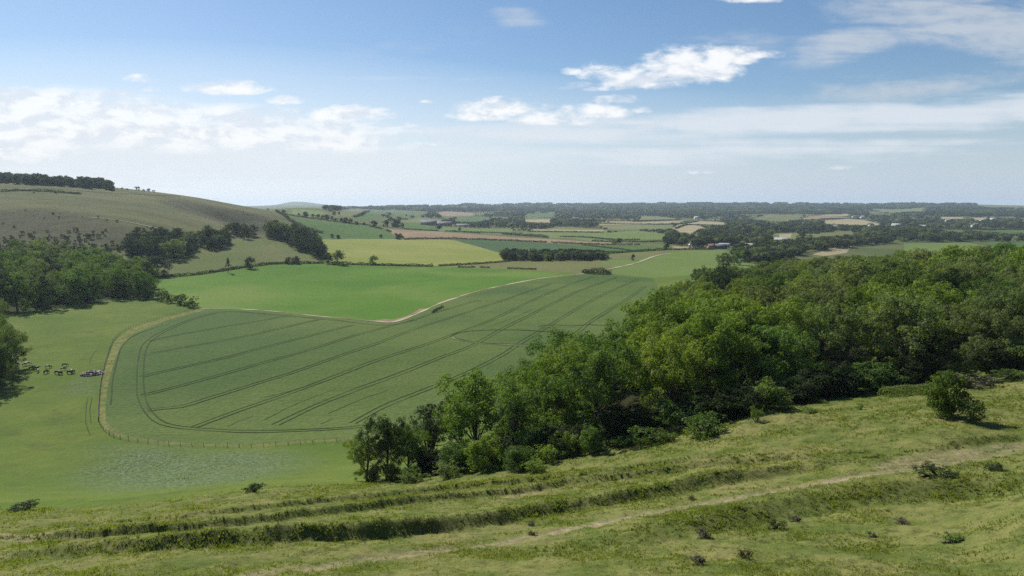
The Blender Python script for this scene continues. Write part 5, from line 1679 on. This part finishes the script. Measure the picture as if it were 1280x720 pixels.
W = bpy.data.worlds.new('World'); SC.world = W; W.use_nodes = True
t = NT(W.node_tree); t.n.clear()
sky = t.node('ShaderNodeTexSky', sky_type='NISHITA', sun_disc=False, sun_elevation=SUN_EL, sun_rotation=SUN_AZ, altitude=100, air_density=1.0, dust_density=0.3, ozone_density=3.0)
gen = t.node('ShaderNodeTexCoord').outputs['Generated']
sp = t.node('ShaderNodeSeparateXYZ', {0: gen})
dx, dy, dzs = sp.outputs
iy = t.math('DIVIDE', 1.0, t.math('MAXIMUM', dy, 0.05))
P_ = t.mul(dx, iy); Q_ = t.mul(dzs, iy)          # bearing and height as slopes from straight ahead
iz = t.math('DIVIDE', 1.0, t.math('MAXIMUM', t.add(dzs, 0.03), 0.02))
plane = t.node('ShaderNodeCombineXYZ', {0: t.mul(dx, iz), 1: t.mul(dy, iz), 2: 0.0}).outputs[0]
pq = t.node('ShaderNodeCombineXYZ', {0: P_, 1: t.mul(Q_, 1.0), 2: 0.0}).outputs[0]
# billows: fine noise, rounder upright than the streaks
bil = t.noise(t.mapped(pq, 0, (11, 24, 1)), 1.0, 7, 0.58, 0.25)
bil2 = t.noise(t.mapped(pq, 0.05, (34, 80, 1)), 1.0, 5, 0.6, 0.2)
strk = t.noise(t.mapped(pq, -0.10, (5, 60, 1)), 1.0, 6, 0.6, 0.3)
cir = t.noise(t.mapped(pq, 0.45, (4, 26, 1)), 1.0, 7, 0.62, 0.8)
lay = t.noise(plane, 0.35, 7, 0.6, 0.4)


def blob(u, v, ru, rv, amp=1.0, flat=0.55, tilt=0.0):
    """soft ellipse at a bearing and height given in photo pixels; flat: how much shallower it is underneath"""
    cp = (u - 640) / F / 0.99
    cq = -dep(v)
    ex = t.mul(t.sub(P_, cp), F / ru)
    ey = t.sub(Q_, cq)
    if tilt: ey = t.sub(ey, t.mul(t.sub(P_, cp), tilt))
    below = t.math('LESS_THAN', ey, 0.0)
    ey = t.mul(t.mul(ey, F / rv), t.add(1.0, t.mul(below, 1 / flat - 1)))
    d2 = t.add(t.mul(ex, ex), t.mul(ey, ey))
    return t.mul(t.math('SUBTRACT', 1.0, d2, clamp=True), amp)


def union(bs):
    o = bs[0]
    for b in bs[1:]: o = t.math('MAXIMUM', o, b)
    return o


PUFFS = [(852, 88, 78, 36, 1.0), (800, 102, 70, 22, .95), (890, 72, 66, 22, .9), (945, 70, 34, 9, .75), (745, 92, 34, 20, .75), (712, 90, 22, 8, .7), (735, 110, 60, 9, .55),
         (300, 112, 66, 14, 1.0), (366, 127, 28, 9, .8), (442, 145, 66, 17, 1.0), (400, 140, 30, 9, .6), (380, 139, 16, 6, .6),
         (622, 138, 66, 19, .95), (600, 147, 52, 11, .8), (690, 148, 70, 20, .85), (745, 142, 50, 17, .75), (770, 126, 46, 9, .55), (800, 138, 30, 9, .5),
         (925, 0, 54, 9, .8), (195, 99, 26, 8, .55), (10, 114, 28, 8, .75), (178, 117, 14, 5, .5), (208, 113, 24, 5, .5), (538, 128, 12, 4, .5),
         (865, 215, 28, 6, .45), (1035, 210, 34, 6, .4), (500, 158, 40, 6, .5), (230, 182, 30, 5, .4), (560, 180, 50, 6, .4)]
puff = union([blob(*p) for p in PUFFS])
pd = t.add(puff, t.mul(t.sub(t.add(t.mul(bil, 0.5), t.mul(bil2, 0.5)), 0.5), 3.6))
puff_a = t.mul(t.sstep(pd, 0.08, 1.05), t.sstep(puff, 0.0, 0.3))
BANK = [(95, 150, 170, 46, 1.0, .9), (60, 130, 130, 27, 1.0), (250, 162, 240, 36, .95, .9), (420, 172, 150, 26, .7, .9), (0, 165, 160, 56, .95, .9), (330, 152, 120, 18, .8), (180, 140, 100, 24, .85)]
bank = union([blob(*p) for p in BANK])
bd = t.add(bank, t.mul(t.sub(t.add(t.mul(bil, 0.35), t.add(t.mul(bil2, 0.25), t.mul(strk, 0.4))), 0.5), 3.0))
bank_a = t.mul(t.sstep(bd, -0.05, 0.95), t.sstep(bank, 0.0, 0.3))
# flat streaky sheets low over the plain
SHEET = [(1000, 150, 460, 24, .95, .9, 0.03), (1230, 140, 210, 30, .9, .9, 0.05), (720, 166, 300, 20, .8, .9, 0.02), (640, 195, 760, 18, .6, .9), (900, 190, 380, 12, .65, .9, 0.01), (180, 195, 560, 50, 1.0, .9), (560, 98, 260, 5, .3, .9), (1000, 178, 500, 8, .5, .9)]
sheet = union([blob(*p) for p in SHEET])
sh = t.add(sheet, t.mul(t.sub(t.add(t.mul(strk, 0.6), t.mul(bil, 0.4)), 0.5), 2.4))
sheet_a = t.mul(t.mul(t.sstep(sh, 0.05, 0.95), 0.8), t.sstep(sheet, 0.0, 0.45))
CIRRUS = [(1150, 20, 200, 50, .95, .9, -0.05), (1050, 50, 110, 34, .8, .9, 0.25), (1270, 60, 110, 36, .8, .9), (650, 26, 48, 26, .5, .9, -0.3), (1120, 108, 200, 30, .65, .9, 0.08), (1250, 40, 150, 56, .9, .9), (900, 60, 120, 30, .4, .9, .1), (480, 60, 300, 40, .25, .9)]
cirrus = union([blob(*p) for p in CIRRUS])
ci = t.add(cirrus, t.mul(t.sub(t.add(t.mul(cir, .75), t.mul(bil2, .25)), 0.5), 3.0))
cirrus_a = t.mul(t.mul(t.sstep(ci, 0.1, 1.15), 0.66), t.sstep(cirrus, 0.0, 0.55))
veil = t.mul(t.math('SUBTRACT', 1.0, t.math('DIVIDE', Q_, t.sstep(P_, -0.6, 0.6, 0.235, 0.15)), clamp=True), 1.0)
veil = t.math('MAXIMUM', veil, 0.0)
veil = t.math('POWER', veil, 0.8)

base = t.node('ShaderNodeHueSaturation', {'Saturation': 1.10, 'Value': 0.74, 'Color': sky.outputs[0]}).outputs[0]
K = 7.0      # sunlit cloud radiance beside the sky texture's own scale
veil_c = t.mix(t.sstep(P_, 0.6, -0.55), (0.72 * K * .82, 0.85 * K * .82, 1.02 * K * .82), (0.88 * K * 1.04, 0.95 * K * 1.04, 1.03 * K * 1.04))
c = t.mix(veil, base, veil_c)
c = t.mix(cirrus_a, c, (0.90 * K * .8, 0.95 * K * .8, 1.0 * K * .8))
c = t.mix(sheet_a, c, (0.90 * K * .94, 0.96 * K * .94, 1.03 * K * .94))
# lit where the billow thins towards the sun, grey where it thickens
sh_pq = t.node('ShaderNodeVectorMath', {0: pq, 1: (-0.012, 0.010, 0)}, operation='ADD').outputs[0]
bil_s = t.noise(t.mapped(sh_pq, 0, (11, 24, 1)), 1.0, 7, 0.58, 0.25)
shade = t.sstep(t.sub(bil, bil_s), -0.09, 0.06)
cc = t.mix(shade, (0.84 * K, 0.89 * K, 0.97 * K), (1.10 * K, 1.11 * K, 1.11 * K))
c = t.mix(t.mul(bank_a, 0.80), c, cc)
c = t.mix(t.mul(puff_a, 0.93), c, cc)
bg = t.node('ShaderNodeBackground', {'Color': c, 'Strength': 0.092})
t.l.new(bg.outputs[0], t.node('ShaderNodeOutputWorld').inputs[0])

# air
hz = MB(); hz.box((0, 0, (130 - 25) / 2), (12900, 12900, (130 + 25) / 2))
m_, t_, out_ = new_mat('air')
pvn = t_.node('ShaderNodeVolumePrincipled', {'Color': (0.70, 0.85, 1.0, 1), 'Density': 7.0e-5, 'Anisotropy': 0.25})
t_.l.new(pvn.outputs[0], out_.inputs['Volume'])
tag(link('haze', hz.mesh('haze', [m_])), kind='stuff')

SC.view_settings.view_transform = 'Standard'; SC.view_settings.look = 'None'; SC.view_settings.gamma = 1.0
SC.view_settings.use_curve_mapping = False
SC.view_settings.exposure = 0.52
SC.render.engine = 'CYCLES'
SC.cycles.use_denoising = False
SC.cycles.max_bounces = 6; SC.cycles.diffuse_bounces = 3; SC.cycles.transmission_bounces = 4; SC.cycles.volume_bounces = 0
SC.cycles.sample_clamp_indirect = 4.0
